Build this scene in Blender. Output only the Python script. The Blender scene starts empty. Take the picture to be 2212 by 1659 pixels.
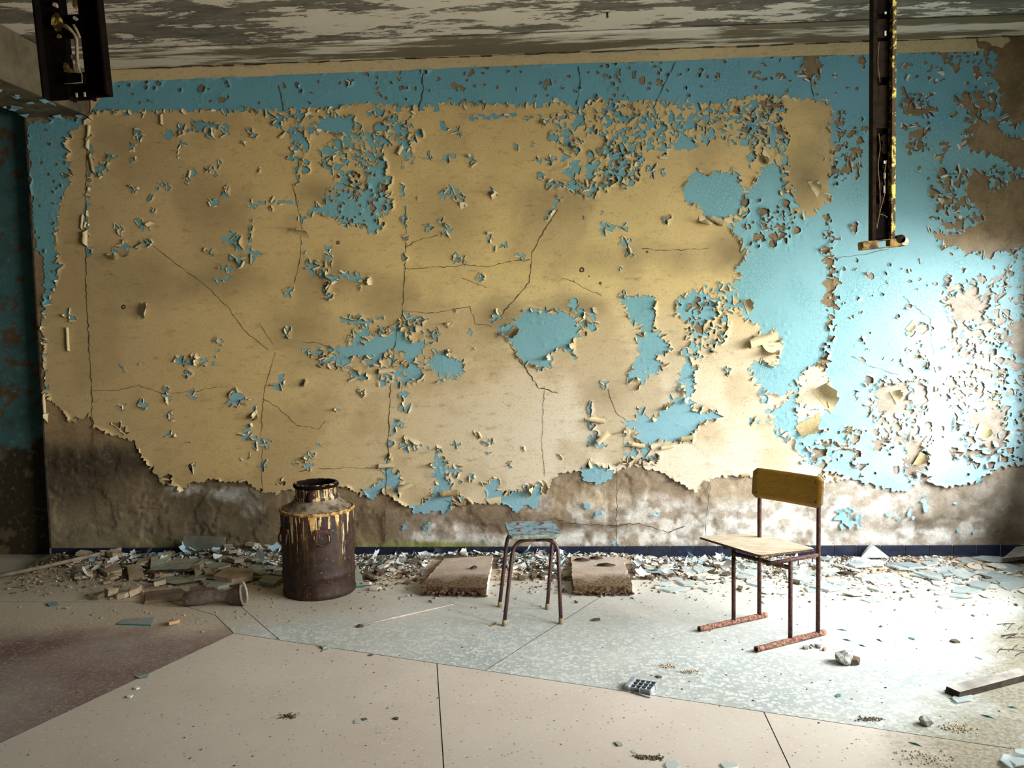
import bpy, bmesh, math, random
import numpy as np
from mathutils import Vector, Matrix

C = bpy.context.scene.collection
random.seed(7)
RNG = np.random.default_rng(11)
R = math.radians

# ------------------------------------------------------------------ camera
IW, IH, FPX = 2212, 1659, 1900.0
YAW, PITCH, ROLL = 0.0604468, 0.07529255, 0.01903689
CAM = np.array([0.0, -5.74573, 1.6])
ROOM_H = 3.282
XR = 2.97            # right wall
XL = -3.545          # where the back wall steps back on the left


def basis():
    cy, sy = math.cos(YAW), math.sin(YAW)
    f = np.array([-sy * math.cos(PITCH), cy * math.cos(PITCH), -math.sin(PITCH)])
    r = np.array([cy, sy, 0.0])
    u = np.cross(r, f)
    c, s = math.cos(ROLL), math.sin(ROLL)
    return c * r - s * u, s * r + c * u, f


CR, CU, CF = basis()
cam = bpy.data.cameras.new('camera')
cam.sensor_fit = 'HORIZONTAL'
cam.sensor_width = 36.0
cam.lens = 36.0 * FPX / IW
cam.clip_start = 0.05
camo = bpy.data.objects.new('camera', cam)
C.objects.link(camo)
m = Matrix.Identity(4)
for i in range(3):
    m[i][0], m[i][1], m[i][2], m[i][3] = CR[i], CU[i], -CF[i], CAM[i]
camo.matrix_world = m
bpy.context.scene.camera = camo

# ------------------------------------------------------------------ light
sc = bpy.context.scene
sc.view_settings.view_transform = 'Standard'
sc.view_settings.look = 'None'
sc.view_settings.exposure = 0.2
sc.view_settings.gamma = 1.0
sc.view_settings.use_curve_mapping = False
sc.cycles.use_denoising = True
sc.cycles.max_bounces = 6
sc.cycles.diffuse_bounces = 4

world = bpy.data.worlds.new('world')
sc.world = world
world.use_nodes = True
world.node_tree.nodes['Background'].inputs[0].default_value = (0.75, 0.88, 1.0, 1)
world.node_tree.nodes['Background'].inputs[1].default_value = 0.6


def area_light(name, loc, target, sx, sz, watts, col, spread=180):
    d = bpy.data.lights.new(name, 'AREA')
    d.shape = 'RECTANGLE'
    d.size, d.size_y = sx, sz
    d.energy = watts
    d.color = col
    d.spread = R(spread)
    o = bpy.data.objects.new(name, d)
    C.objects.link(o)
    o.location = loc
    o.rotation_euler = (Vector(target) - Vector(loc)).to_track_quat('-Z', 'Y').to_euler()
    return o


# windows of the right wall: (y0, y1, z0, z1)
WINS = [(-2.75, -0.28, 0.82, 2.0), (-5.6, -3.5, 0.82, 2.3), (-8.3, -6.2, 0.82, 2.3)]
# skylight slanting down through the near opening; middle and rear lights are added fill
area_light('daylight_near_window', (XR + 1.0, -2.0, 2.2), (XR - 1.7, 0.0, 0.1), 3.4, 2.0, 660, (0.90, 0.965, 1.0), 140)
area_light('fill_middle_window', (XR + 0.9, -5.2, 1.7), (-2.6, 0.0, 2.0), 2.6, 1.8, 85, (1.0, 0.95, 0.86), 75)  # added fill, narrowed and aimed at the left of the back wall
area_light('fill_rear_window', (XR + 0.9, -7.3, 2.2), (XR - 3.4, -5.4, 0.4), 2.6, 1.8, 25, (1.0, 0.94, 0.84))


# ------------------------------------------------------------------ pixel helpers (photo pixel -> place on a real plane)
def ray(x, y):
    return CF + CR * (x - IW / 2) / FPX - CU * (y - IH / 2) / FPX


def at(x, y, axis, val):
    d = ray(x, y)
    return CAM + d * ((val - CAM[axis]) / d[axis])


def fl(x, y, z=0.0):
    return Vector(at(x, y, 2, z))


def wl(x, y, Y=0.0):
    return Vector(at(x, y, 1, Y))


def to_px(X, Y, Z):
    d = [X - CAM[0], Y - CAM[1], Z - CAM[2]]
    z = d[0] * CF[0] + d[1] * CF[1] + d[2] * CF[2]
    return (IW / 2 + FPX * (d[0] * CR[0] + d[1] * CR[1] + d[2] * CR[2]) / z,
            IH / 2 - FPX * (d[0] * CU[0] + d[1] * CU[1] + d[2] * CU[2]) / z)


# ------------------------------------------------------------------ materials
class NT:
    def __init__(s, name, rough=0.8, spec=0.3):
        s.m = bpy.data.materials.new(name)
        s.m.use_nodes = True
        s.t = s.m.node_tree
        s.b = s.t.nodes['Principled BSDF']
        s.b.inputs['Roughness'].default_value = rough
        s.b.inputs['Specular IOR Level'].default_value = spec
        s._co = None

    def n(s, typ, **kw):
        nd = s.t.nodes.new(typ)
        for k, v in kw.items():
            setattr(nd, k, v)
        return nd

    def put(s, sock, v):
        if isinstance(v, bpy.types.NodeSocket):
            s.t.links.new(v, sock)
        elif isinstance(v, (tuple, list)) and len(v) == 3 and sock.type == 'RGBA':
            sock.default_value = (*v, 1)
        else:
            sock.default_value = v

    def co(s, kind='Object'):
        if s._co is None:
            s._co = s.n('ShaderNodeTexCoord')
        return s._co.outputs[kind]

    def map(s, scale=(1, 1, 1), kind='Object', loc=(0, 0, 0)):
        mp = s.n('ShaderNodeMapping')
        s.put(mp.inputs[0], s.co(kind))
        mp.inputs['Scale'].default_value = scale
        mp.inputs['Location'].default_value = loc
        return mp.outputs[0]

    def noise(s, scale, vec=None, detail=4, rough=0.6, dist=0.0):
        nd = s.n('ShaderNodeTexNoise')
        s.put(nd.inputs['Vector'], vec if vec is not None else s.co())
        nd.inputs['Scale'].default_value = scale
        nd.inputs['Detail'].default_value = detail
        nd.inputs['Roughness'].default_value = rough
        nd.inputs['Distortion'].default_value = dist
        return nd.outputs[0]

    def vor(s, scale, vec=None, feature='F1', out='Distance', rnd=1.0):
        nd = s.n('ShaderNodeTexVoronoi', feature=feature)
        s.put(nd.inputs['Vector'], vec if vec is not None else s.co())
        nd.inputs['Scale'].default_value = scale
        nd.inputs['Randomness'].default_value = rnd
        return nd.outputs[out]

    def ramp(s, v, a, b, lo=0.0, hi=1.0):
        nd = s.n('ShaderNodeMapRange')
        nd.clamp = True
        s.put(nd.inputs[0], v)
        for k, x in zip((1, 2, 3, 4), (a, b, lo, hi)):
            nd.inputs[k].default_value = x
        return nd.outputs[0]

    def math(s, op, a, b=0.0):
        nd = s.n('ShaderNodeMath', operation=op)
        s.put(nd.inputs[0], a)
        s.put(nd.inputs[1], b)
        return nd.outputs[0]

    def mix(s, f, a, b, blend='MIX'):
        nd = s.n('ShaderNodeMix', data_type='RGBA', blend_type=blend)
        s.put(nd.inputs[0], f)
        s.put(nd.inputs[6], a)
        s.put(nd.inputs[7], b)
        return nd.outputs[2]

    def sep(s, vec=None):
        nd = s.n('ShaderNodeSeparateXYZ')
        s.put(nd.inputs[0], vec if vec is not None else s.co())
        return nd.outputs

    def attr(s, name, out='Color'):
        nd = s.n('ShaderNodeAttribute', attribute_name=name)
        return nd.outputs[out]

    def bump(s, h, strength=0.5, dist=0.005):
        nd = s.n('ShaderNodeBump')
        nd.inputs['Strength'].default_value = strength
        nd.inputs['Distance'].default_value = dist
        s.put(nd.inputs['Height'], h)
        s.t.links.new(nd.outputs[0], s.b.inputs['Normal'])

    def col(s, v):
        s.put(s.b.inputs['Base Color'], v)
        return s

    def rough(s, v):
        s.put(s.b.inputs['Roughness'], v)


def simple(name, a, b, scale=20, rough=0.8, bump=0.3, dist=0.003, lo=0.35, hi=0.65, spec=0.3, detail=6):
    t = NT(name, rough, spec)
    n = t.noise(scale, detail=detail)
    t.col(t.mix(t.ramp(n, lo, hi), a, b))
    t.bump(n, bump, dist)
    return t.m


M = {}

# wall layers
t = NT('beige_paint', 0.75)
c = t.attr('Col')
n1 = t.noise(3.2, detail=7, rough=0.65)
n2 = t.noise(60, detail=4, rough=0.7)
n3 = t.noise(9, t.map((1.0, 1.0, 2.2)), detail=8, rough=0.72)
k = t.mix(t.ramp(n3, 0.54, 0.74), c, t.mix(0.6, c, (0.16, 0.11, 0.045)))
k = t.mix(t.ramp(n1, 0.35, 0.7, 0, 0.35), k, t.mix(0.5, k, (0.62, 0.46, 0.2)))
k = t.mix(t.ramp(n2, 0.6, 0.72, 0, 0.6), k, (0.2, 0.14, 0.06))
n4 = t.noise(170, detail=2, rough=0.6)
k = t.mix(t.ramp(n4, 0.56, 0.7, 0, 0.45), k, (0.16, 0.115, 0.05))
n5 = t.noise(13, t.map((0.55, 1, 2.0)), detail=10, rough=0.8)
k = t.mix(t.math('MULTIPLY', t.ramp(n5, 0.56, 0.66), t.ramp(n1, 0.42, 0.6, 0, 0.8)), k, (0.13, 0.09, 0.035))
t.col(k)
t.bump(t.math('ADD', n2, t.math('MULTIPLY', n3, 2.0)), 0.25, 0.003)
M['beige'] = t.m

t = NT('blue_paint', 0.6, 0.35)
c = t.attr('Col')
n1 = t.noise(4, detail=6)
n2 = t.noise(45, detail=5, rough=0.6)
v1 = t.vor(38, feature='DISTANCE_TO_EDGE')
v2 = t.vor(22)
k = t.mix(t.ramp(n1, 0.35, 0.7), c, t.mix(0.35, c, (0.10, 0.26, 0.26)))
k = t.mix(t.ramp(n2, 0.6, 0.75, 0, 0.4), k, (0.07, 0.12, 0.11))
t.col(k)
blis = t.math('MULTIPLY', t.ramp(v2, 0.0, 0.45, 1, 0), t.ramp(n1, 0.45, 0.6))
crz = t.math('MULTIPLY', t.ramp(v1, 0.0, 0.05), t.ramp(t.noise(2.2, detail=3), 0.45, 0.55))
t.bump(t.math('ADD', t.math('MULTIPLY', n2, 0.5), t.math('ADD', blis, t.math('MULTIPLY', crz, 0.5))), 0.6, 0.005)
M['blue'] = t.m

t = NT('bare_plaster', 0.92, 0.15)
c = t.attr('Col')
n1 = t.noise(24, detail=9, rough=0.72)
n2 = t.noise(7, detail=8, rough=0.65)
n3 = t.noise(90, detail=4, rough=0.7)
k = t.mix(t.ramp(n2, 0.34, 0.58), t.mix(0.42, c, (0.03, 0.022, 0.012)), c)
k = t.mix(t.ramp(n1, 0.55, 0.75, 0, 0.6), k, t.mix(0.5, k, (0.55, 0.46, 0.33)))
k = t.mix(t.ramp(n3, 0.55, 0.72, 0, 0.6), k, (0.06, 0.042, 0.024))
n4 = t.noise(220, detail=2)
k = t.mix(t.ramp(n4, 0.55, 0.7, 0, 0.45), k, (0.07, 0.05, 0.03))
t.col(k)
t.bump(t.math('ADD', n1, t.math('ADD', t.math('MULTIPLY', n3, 0.7), t.math('MULTIPLY', n2, 0.2))), 0.5, 0.007)
M['plaster'] = t.m

M['curl'] = simple('curled_beige_paint', (0.43, 0.32, 0.15), (0.64, 0.52, 0.31), 30, 0.7, 0.3, lo=0.3, hi=0.6)
M['curl_dark'] = simple('curled_old_paint', (0.25, 0.17, 0.07), (0.5, 0.39, 0.2), 30, 0.7, 0.3)
M['curl_blue'] = simple('curled_blue_paint', (0.16, 0.32, 0.35), (0.27, 0.48, 0.5), 30, 0.6, 0.3)
M['curl_white'] = simple('curled_chalky_paint', (0.4, 0.34, 0.25), (0.66, 0.61, 0.51), 30, 0.8, 0.3)
M['crack'] = simple('crack_dark', (0.025, 0.018, 0.01), (0.09, 0.065, 0.035), 40, 0.95, 0.2)

# ceiling whitewash flaking along the brush direction
t = NT('flaking_whitewash', 0.9, 0.15)
vec = t.map((0.75, 2.4, 2.4))
n1 = t.noise(2.1, vec, detail=10, rough=0.68, dist=0.3)
n2 = t.noise(6.0, t.map((0.8, 2.2, 2.2)), detail=6, rough=0.7)
n3 = t.noise(50, detail=4)
mask = t.math('ADD', n1, t.math('MULTIPLY', t.math('SUBTRACT', n2, 0.5), 0.55))
k = t.mix(t.ramp(mask, 0.485, 0.515), (0.74, 0.67, 0.54), t.mix(t.ramp(n2, 0.35, 0.65), (0.10, 0.09, 0.07), (0.24, 0.215, 0.17)))
k = t.mix(t.ramp(n3, 0.62, 0.75, 0, 0.3), k, (0.15, 0.12, 0.08))
t.col(k)
t.bump(t.math('ADD', t.ramp(mask, 0.48, 0.52, 1, 0), t.math('MULTIPLY', n3, 0.3)), 0.5, 0.004)
M['ceiling'] = t.m

t = NT('stained_soffit', 0.9, 0.15)
n1 = t.noise(1.6, t.map((0.5, 3.0, 3.0)), detail=9, rough=0.65)
k = t.mix(t.ramp(n1, 0.46, 0.52), (0.74, 0.66, 0.52), (0.2, 0.16, 0.1))
t.col(k)
t.bump(n1, 0.4, 0.004)
M['soffit'] = t.m
M['band'] = simple('cream_top_strip', (0.43, 0.33, 0.17), (0.56, 0.44, 0.25), 6, 0.8, 0.2, lo=0.3, hi=0.7)
M['beam'] = simple('beam_plaster', (0.06, 0.045, 0.024), (0.15, 0.12, 0.07), 4, 0.9, 0.4, lo=0.35, hi=0.6)
M['room'] = simple('room_plaster', (0.2, 0.17, 0.12), (0.3, 0.26, 0.2), 3, 0.9, 0.2)
M['room_blue'] = simple('room_blue_wall', (0.12, 0.2, 0.2), (0.18, 0.27, 0.27), 3, 0.8, 0.2)


# terrazzo: base, chips, dust
def terrazzo(name, base, base2, chipA, chipB, scale, cover, small, sm_col, rough=0.55):
    t = NT(name, rough, 0.35)
    nb = t.noise(1.7, detail=6, rough=0.6)
    wv = t.n('ShaderNodeVectorMath', operation='ADD')
    t.put(wv.inputs[0], t.co())
    nn = t.n('ShaderNodeTexNoise')
    t.put(nn.inputs['Vector'], t.co())
    nn.inputs['Scale'].default_value = scale * 1.1
    sc_ = t.n('ShaderNodeVectorMath', operation='SCALE')
    t.put(sc_.inputs[0], nn.outputs[1])
    sc_.inputs['Scale'].default_value = 0.5 / scale
    t.put(wv.inputs[1], sc_.outputs[0])
    v = t.n('ShaderNodeTexVoronoi', feature='F1')
    t.put(v.inputs['Vector'], wv.outputs[0])
    v.inputs['Scale'].default_value = scale
    rnd = t.n('ShaderNodeSeparateColor')
    t.put(rnd.inputs[0], v.outputs['Color'])
    thr = t.math('MULTIPLY', rnd.outputs[0], cover)
    chip = t.ramp(t.math('SUBTRACT', thr, v.outputs['Distance']), 0.0, 0.05)
    k = t.mix(t.ramp(nb, 0.35, 0.65), base, base2)
    k = t.mix(chip, k, t.mix(rnd.outputs[1], chipA, chipB))
    v2 = t.n('ShaderNodeTexVoronoi', feature='F1')
    t.put(v2.inputs['Vector'], wv.outputs[0])
    v2.inputs['Scale'].default_value = scale * 0.85
    r2 = t.n('ShaderNodeSeparateColor')
    t.put(r2.inputs[0], v2.outputs['Color'])
    spot = t.math('MULTIPLY', t.ramp(v2.outputs['Distance'], 0.26, 0.34, 1, 0), t.ramp(r2.outputs[2], small, small + 0.02))
    k = t.mix(spot, k, sm_col)
    # dust and dirt swept towards the back wall; dirt, moss and painted-in sill shade by the right wall
    xyz = t.sep()
    nd = t.noise(2.6, detail=9, rough=0.7)
    nf = t.noise(60, detail=4, rough=0.7)
    dd = t.math('ADD', t.math('ADD', t.ramp(xyz[1], -1.5, -0.45), t.math('MULTIPLY', t.ramp(xyz[1], -1.75, -1.0), t.ramp(xyz[0], -0.9, -2.0))), t.math('MULTIPLY', t.math('SUBTRACT', nd, 0.5), 1.6))
    k = t.mix(t.ramp(dd, 0.25, 0.9, 0, 0.95), k, t.mix(t.ramp(nf, 0.4, 0.6), (0.36, 0.28, 0.19), (0.5, 0.42, 0.31)))
    if name == 'grey_terrazzo':
        k = t.mix(t.math('MULTIPLY', t.ramp(xyz[0], -2.0, -0.9), t.ramp(t.math('ADD', xyz[1], t.math('MULTIPLY', t.math('SUBTRACT', nd, 0.5), 1.2)), -2.0, -1.1, 0.0, 0.55)), k, (0.56, 0.54, 0.49))
    film = t.ramp(t.noise(1.1, detail=5), 0.4, 0.7, 0, 0.4)
    k = t.mix(film, k, (0.5, 0.45, 0.38))
    dirt_shade = t.math('ADD', t.ramp(t.math('SUBTRACT', xyz[0], t.math('MULTIPLY', xyz[1], 0.73)), 2.85, 3.35), t.math('MULTIPLY', t.math('SUBTRACT', nd, 0.5), 1.8))
    k = t.mix(t.ramp(dirt_shade, 0.3, 0.9, 0, 0.9), k, t.mix(t.ramp(nf, 0.42, 0.6), (0.13, 0.10, 0.065), (0.27, 0.235, 0.14)))
    t.col(k)
    t.bump(t.math('ADD', nf, t.math('MULTIPLY', nd, 0.6)), 0.25, 0.002)
    t.rough(t.ramp(nd, 0.3, 0.7, rough, rough + 0.25))
    return t.m


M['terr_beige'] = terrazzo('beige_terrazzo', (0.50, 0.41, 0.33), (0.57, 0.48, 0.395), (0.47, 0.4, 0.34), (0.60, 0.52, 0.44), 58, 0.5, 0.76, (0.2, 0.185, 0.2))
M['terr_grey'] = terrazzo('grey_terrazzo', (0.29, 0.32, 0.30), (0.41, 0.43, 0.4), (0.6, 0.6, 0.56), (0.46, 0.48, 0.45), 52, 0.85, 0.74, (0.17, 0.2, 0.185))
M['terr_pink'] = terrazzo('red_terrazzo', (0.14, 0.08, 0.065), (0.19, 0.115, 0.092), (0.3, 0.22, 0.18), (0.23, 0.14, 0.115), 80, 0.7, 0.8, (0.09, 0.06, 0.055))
M['joint'] = simple('floor_joint', (0.05, 0.045, 0.035), (0.12, 0.1, 0.08), 30, 0.95)
M['tile'] = simple('navy_tile', (0.008, 0.011, 0.024), (0.016, 0.021, 0.042), 8, 0.25, 0.05, spec=0.5)
M['grout'] = simple('grout', (0.3, 0.25, 0.2), (0.45, 0.38, 0.32), 30, 0.95)

# metals
t = NT('rusty_can', 0.6, 0.4)
vs = t.map((14, 14, 1.1))
n1 = t.noise(1.5, vs, detail=8, rough=0.7)
n2 = t.noise(26, detail=7, rough=0.7)
n3 = t.noise(2.2, t.map((20, 20, 1.6)), detail=6, rough=0.65)
z = t.sep()[2]
up = t.ramp(z, 0.1, 0.5)
k = t.mix(t.ramp(n2, 0.35, 0.65), (0.008, 0.004, 0.003), (0.048, 0.018, 0.008))
k = t.mix(t.math('MULTIPLY', t.ramp(n1, 0.52, 0.62), t.ramp(up, 0.0, 0.7, 0.15, 0.8)), k, (0.15, 0.075, 0.010))
drip = t.ramp(t.math('ADD', n3, t.math('MULTIPLY', up, 0.18)), 0.70, 0.725)
k = t.mix(drip, k, t.mix(t.ramp(n2, 0.4, 0.6), (0.55, 0.3, 0.07), (0.72, 0.58, 0.36)))
k = t.mix(t.ramp(t.noise(70, detail=3), 0.68, 0.74, 0, 0.8), k, (0.5, 0.38, 0.28))
t.col(k)
t.bump(n2, 0.5, 0.004)
t.rough(t.ramp(n1, 0.35, 0.65, 0.4, 0.8))
M['can'] = t.m
M['can_dusty'] = simple('dusty_can_top', (0.06, 0.045, 0.025), (0.27, 0.21, 0.14), 22, 0.8, 0.5, lo=0.35, hi=0.6)
M['can_rim'] = simple('ochre_chipped_rim', (0.12, 0.05, 0.015), (0.55, 0.33, 0.1), 40, 0.6, 0.4, lo=0.42, hi=0.58)
M['dark'] = simple('dull_black', (0.003, 0.002, 0.0015), (0.010, 0.006, 0.004), 20, 0.9, 0.3, spec=0.08)
M['tray'] = simple('sooty_tray', (0.003, 0.002, 0.002), (0.009, 0.004, 0.003), 14, 0.95, 0.3, spec=0.05)
M['rust_dark'] = simple('dark_rust', (0.028, 0.011, 0.008), (0.10, 0.038, 0.024), 60, 0.7, 0.6, 0.002, lo=0.4, hi=0.62)
M['rust_flaky'] = simple('flaky_rust', (0.075, 0.028, 0.018), (0.33, 0.155, 0.10), 75, 0.85, 0.9, 0.006, lo=0.4, hi=0.6)
M['leg_maroon'] = simple('maroon_enamel', (0.028, 0.011, 0.010), (0.075, 0.028, 0.022), 60, 0.45, 0.4, 0.002, spec=0.5)
M['foot_tan'] = simple('tan_rubber', (0.22, 0.15, 0.085), (0.4, 0.3, 0.19), 50, 0.8)

t = NT('amber_plywood', 0.45, 0.45)
n1 = t.noise(6, t.map((6, 0.8, 30)), detail=8, rough=0.7)
n2 = t.noise(5, detail=6)
n3 = t.noise(160, detail=3)
k = t.mix(t.ramp(n1, 0.35, 0.65), (0.25, 0.125, 0.008), (0.42, 0.225, 0.016))
k = t.mix(t.ramp(n2, 0.45, 0.7, 0, 0.5), k, (0.13, 0.07, 0.014))
k = t.mix(t.ramp(n3, 0.62, 0.72, 0, 0.6), k, (0.05, 0.025, 0.01))
t.col(k)
t.bump(n1, 0.15, 0.002)
M['amber'] = t.m

t = NT('bleached_plywood', 0.7, 0.25)
n1 = t.noise(3, t.map((3, 16, 16)), detail=8, rough=0.65, dist=0.6)
n2 = t.noise(14, detail=6)
k = t.mix(t.ramp(n1, 0.35, 0.65), (0.42, 0.31, 0.19), (0.68, 0.57, 0.43))
k = t.mix(t.ramp(n2, 0.6, 0.75, 0, 0.6), k, (0.28, 0.18, 0.1))
t.col(k)
t.bump(n1, 0.2, 0.002)
M['pale_ply'] = t.m
M['ply_edge'] = simple('dark_ply_edge', (0.05, 0.025, 0.012), (0.16, 0.09, 0.045), 60, 0.8)

t = NT('worn_blue_board', 0.7, 0.3)
n1 = t.noise(22, detail=9, rough=0.75)
n2 = t.noise(7, detail=5)
k = t.mix(t.ramp(n2, 0.35, 0.65), (0.15, 0.27, 0.33), (0.25, 0.37, 0.41))
k = t.mix(t.ramp(n1, 0.49, 0.57), k, t.mix(t.ramp(n2, 0.4, 0.6), (0.06, 0.035, 0.035), (0.16, 0.12, 0.11)))
t.col(k)
t.bump(n1, 0.5, 0.003)
M['stool_top'] = t.m
M['stool_edge'] = simple('chipped_board_edge', (0.09, 0.11, 0.08), (0.38, 0.4, 0.3), 40, 0.8, 0.6)
M['screw'] = simple('rusty_screw', (0.12, 0.05, 0.03), (0.3, 0.14, 0.08), 80, 0.7)

t = NT('gilt_peeling', 0.7, 0.3)
n1 = t.noise(42, t.map((1, 1, 0.8)), detail=6, rough=0.7)
n2 = t.noise(4, detail=2)
k = t.mix(t.ramp(t.math('ADD', n1, t.math('MULTIPLY', n2, 0.25)), 0.56, 0.6), (0.62, 0.46, 0.09), (0.05, 0.03, 0.008))
t.col(k)
t.bump(n1, 0.6, 0.004)
M['gilt'] = t.m
M['fixture_ochre'] = simple('ochre_corroded_metal', (0.05, 0.025, 0.008), (0.34, 0.2, 0.045), 26, 0.7, 0.5, lo=0.42, hi=0.62)
M['fixture_brown'] = simple('brown_corroded_metal', (0.005, 0.003, 0.0015), (0.024, 0.013, 0.005), 30, 0.85, 0.5, spec=0.1)
M['fixture_plate'] = simple('dull_brown_plate', (0.010, 0.006, 0.003), (0.024, 0.014, 0.007), 30, 0.85, 0.3, spec=0.1)
M['wire'] = simple('aged_cream_wire', (0.3, 0.24, 0.12), (0.5, 0.42, 0.25), 60, 0.7)
M['wire_brown'] = simple('brown_wire', (0.09, 0.05, 0.025), (0.2, 0.12, 0.06), 60, 0.7)
M['ceramic'] = simple('aged_ceramic', (0.35, 0.3, 0.2), (0.6, 0.53, 0.4), 40, 0.5)

# rubble
M['slab'] = None
t = NT('dirty_concrete_slab', 0.9, 0.2)
n1 = t.noise(5, detail=8, rough=0.7)
n2 = t.noise(60, detail=5, rough=0.7)
y = t.sep()[1]
e = t.math('ADD', t.ramp(y, -0.32, 0.02, 1, 0), t.math('MULTIPLY', t.math('SUBTRACT', n1, 0.5), 1.6))
k = t.mix(t.ramp(n1, 0.35, 0.65), (0.36, 0.27, 0.2), (0.5, 0.4, 0.32))
k = t.mix(t.ramp(e, 0.2, 0.65), k, t.mix(t.ramp(n2, 0.4, 0.6), (0.05, 0.03, 0.015), (0.22, 0.14, 0.075)))
t.col(k)
t.bump(t.math('ADD', n1, n2), 0.6, 0.006)
M['slab'] = t.m
M['slab_edge'] = simple('crumbling_slab_edge', (0.03, 0.016, 0.01), (0.2, 0.12, 0.06), 45, 0.95, 0.9, 0.01)
M['slab_white'] = simple('whitewashed_slab_edge', (0.55, 0.5, 0.42), (0.75, 0.7, 0.62), 30, 0.9, 0.4)
M['chip_white'] = simple('white_paint_chip', (0.5, 0.5, 0.47), (0.72, 0.73, 0.7), 25, 0.7)
M['chip_blue'] = simple('blue_paint_chip', (0.24, 0.4, 0.45), (0.45, 0.6, 0.65), 25, 0.7)
M['chip_tan'] = simple('tan_plaster', (0.27, 0.2, 0.12), (0.45, 0.36, 0.25), 18, 0.92, 0.5, 0.005)
M['chip_pale'] = simple('pale_plaster', (0.44, 0.38, 0.30), (0.62, 0.56, 0.48), 18, 0.92, 0.5, 0.005)
M['chip_dark'] = simple('dark_debris', (0.05, 0.035, 0.02), (0.16, 0.12, 0.08), 20, 0.92, 0.5)
M['chip_green'] = simple('grey_green_tile', (0.24, 0.25, 0.19), (0.38, 0.38, 0.3), 18, 0.75, 0.3)
M['sand'] = simple('sandy_rubble', (0.27, 0.19, 0.12), (0.52, 0.4, 0.29), 30, 0.95, 0.9, 0.012)
M['sand_dark'] = simple('dark_earth', (0.05, 0.035, 0.02), (0.17, 0.12, 0.07), 30, 0.95, 0.9, 0.012)
M['wood_grey'] = simple('weathered_wood', (0.2, 0.17, 0.14), (0.42, 0.38, 0.33), 9, 0.85, 0.4)
M['wood_brown'] = simple('dusty_brown_wood', (0.10, 0.065, 0.04), (0.2, 0.14, 0.09), 9, 0.85, 0.4)
M['wood_dark'] = simple('rotten_dark_wood', (0.02, 0.014, 0.01), (0.07, 0.05, 0.03), 20, 0.9, 0.5)
M['tube_brown'] = simple('weathered_tube', (0.055, 0.036, 0.026), (0.16, 0.11, 0.085), 16, 0.8, 0.5, 0.005)
M['pole'] = simple('pale_pole', (0.2, 0.16, 0.11), (0.36, 0.3, 0.22), 16, 0.8)
M['pink_stick'] = simple('pinkish_stick', (0.42, 0.32, 0.25), (0.6, 0.5, 0.41), 30, 0.8)
M['grey_plastic'] = simple('grey_plastic', (0.2, 0.23, 0.235), (0.36, 0.39, 0.4), 30, 0.5, 0.2)
M['lump'] = simple('grey_rubble_lump', (0.2, 0.19, 0.15), (0.5, 0.49, 0.43), 14, 0.9, 0.6, 0.01)
M['leaf'] = simple('yellow_leaf', (0.5, 0.25, 0.02), (0.65, 0.4, 0.06), 40, 0.7)
M['orange_bit'] = simple('orange_shard', (0.3, 0.13, 0.05), (0.5, 0.33, 0.17), 40, 0.7)
M['moss'] = simple('moss', (0.09, 0.11, 0.02), (0.24, 0.26, 0.06), 60, 0.95, 0.8, 0.01)

t = NT('green_glass', 0.12, 0.5)
t.col((0.86, 0.93, 0.9))
t.b.inputs['Transmission Weight'].default_value = 0.7
t.b.inputs['IOR'].default_value = 1.45
M['glass'] = t.m
t = NT('glass_edge', 0.2, 0.5)
t.col((0.03, 0.14, 0.12))
M['glass_edge'] = t.m
t = NT('dusty_clear_glass', 0.35, 0.4)
t.col(t.mix(t.ramp(t.noise(9, detail=6), 0.4, 0.65), (0.75, 0.78, 0.72), (0.45, 0.4, 0.3)))
t.b.inputs['Transmission Weight'].default_value = 0.85
t.b.inputs['IOR'].default_value = 1.2
M['dusty_glass'] = t.m
t = NT('milky_plastic', 0.4, 0.4)
t.col((0.72, 0.78, 0.8))
t.b.inputs['Transmission Weight'].default_value = 0.25
M['milky'] = t.m


# ------------------------------------------------------------------ mesh helpers
def mesh_obj(name, bm, mats, parent=None, smooth=False, loc=None):
    me = bpy.data.meshes.new(name)
    bm.normal_update()
    bm.to_mesh(me)
    bm.free()
    for mm in (mats if isinstance(mats, (list, tuple)) else [mats]):
        me.materials.append(mm)
    if smooth:
        me.shade_smooth()
    o = bpy.data.objects.new(name, me)
    C.objects.link(o)
    if parent is not None:
        o.parent = parent
    if loc is not None:
        o.location = loc
    return o


def empty(name, loc=(0, 0, 0), rz=0.0):
    o = bpy.data.objects.new(name, None)
    o.empty_display_size = 0.1
    C.objects.link(o)
    o.location = loc
    o.rotation_euler = (0, 0, rz)
    return o


def tag(o, label, cat, group=None, kind=None):
    o['label'] = label
    o['category'] = cat
    if group:
        o['group'] = group
    if kind:
        o['kind'] = kind
    return o


def box(bm, c, s, rot=None, bevel=0.0, mat=0):
    r = bmesh.ops.create_cube(bm, size=1.0)
    vs = r['verts']
    mtx = Matrix.Translation(Vector(c)) @ ((rot or Matrix.Identity(3)).to_4x4()) @ Matrix.Diagonal((*s, 1))
    bmesh.ops.transform(bm, matrix=mtx, verts=vs)
    fs = list({f for v in vs for f in v.link_faces})
    for f in fs:
        f.material_index = mat
    if bevel > 0:
        es = list({e for v in vs for e in v.link_edges})
        bmesh.ops.bevel(bm, geom=es, offset=bevel, segments=2, profile=0.6, affect='EDGES')


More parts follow.
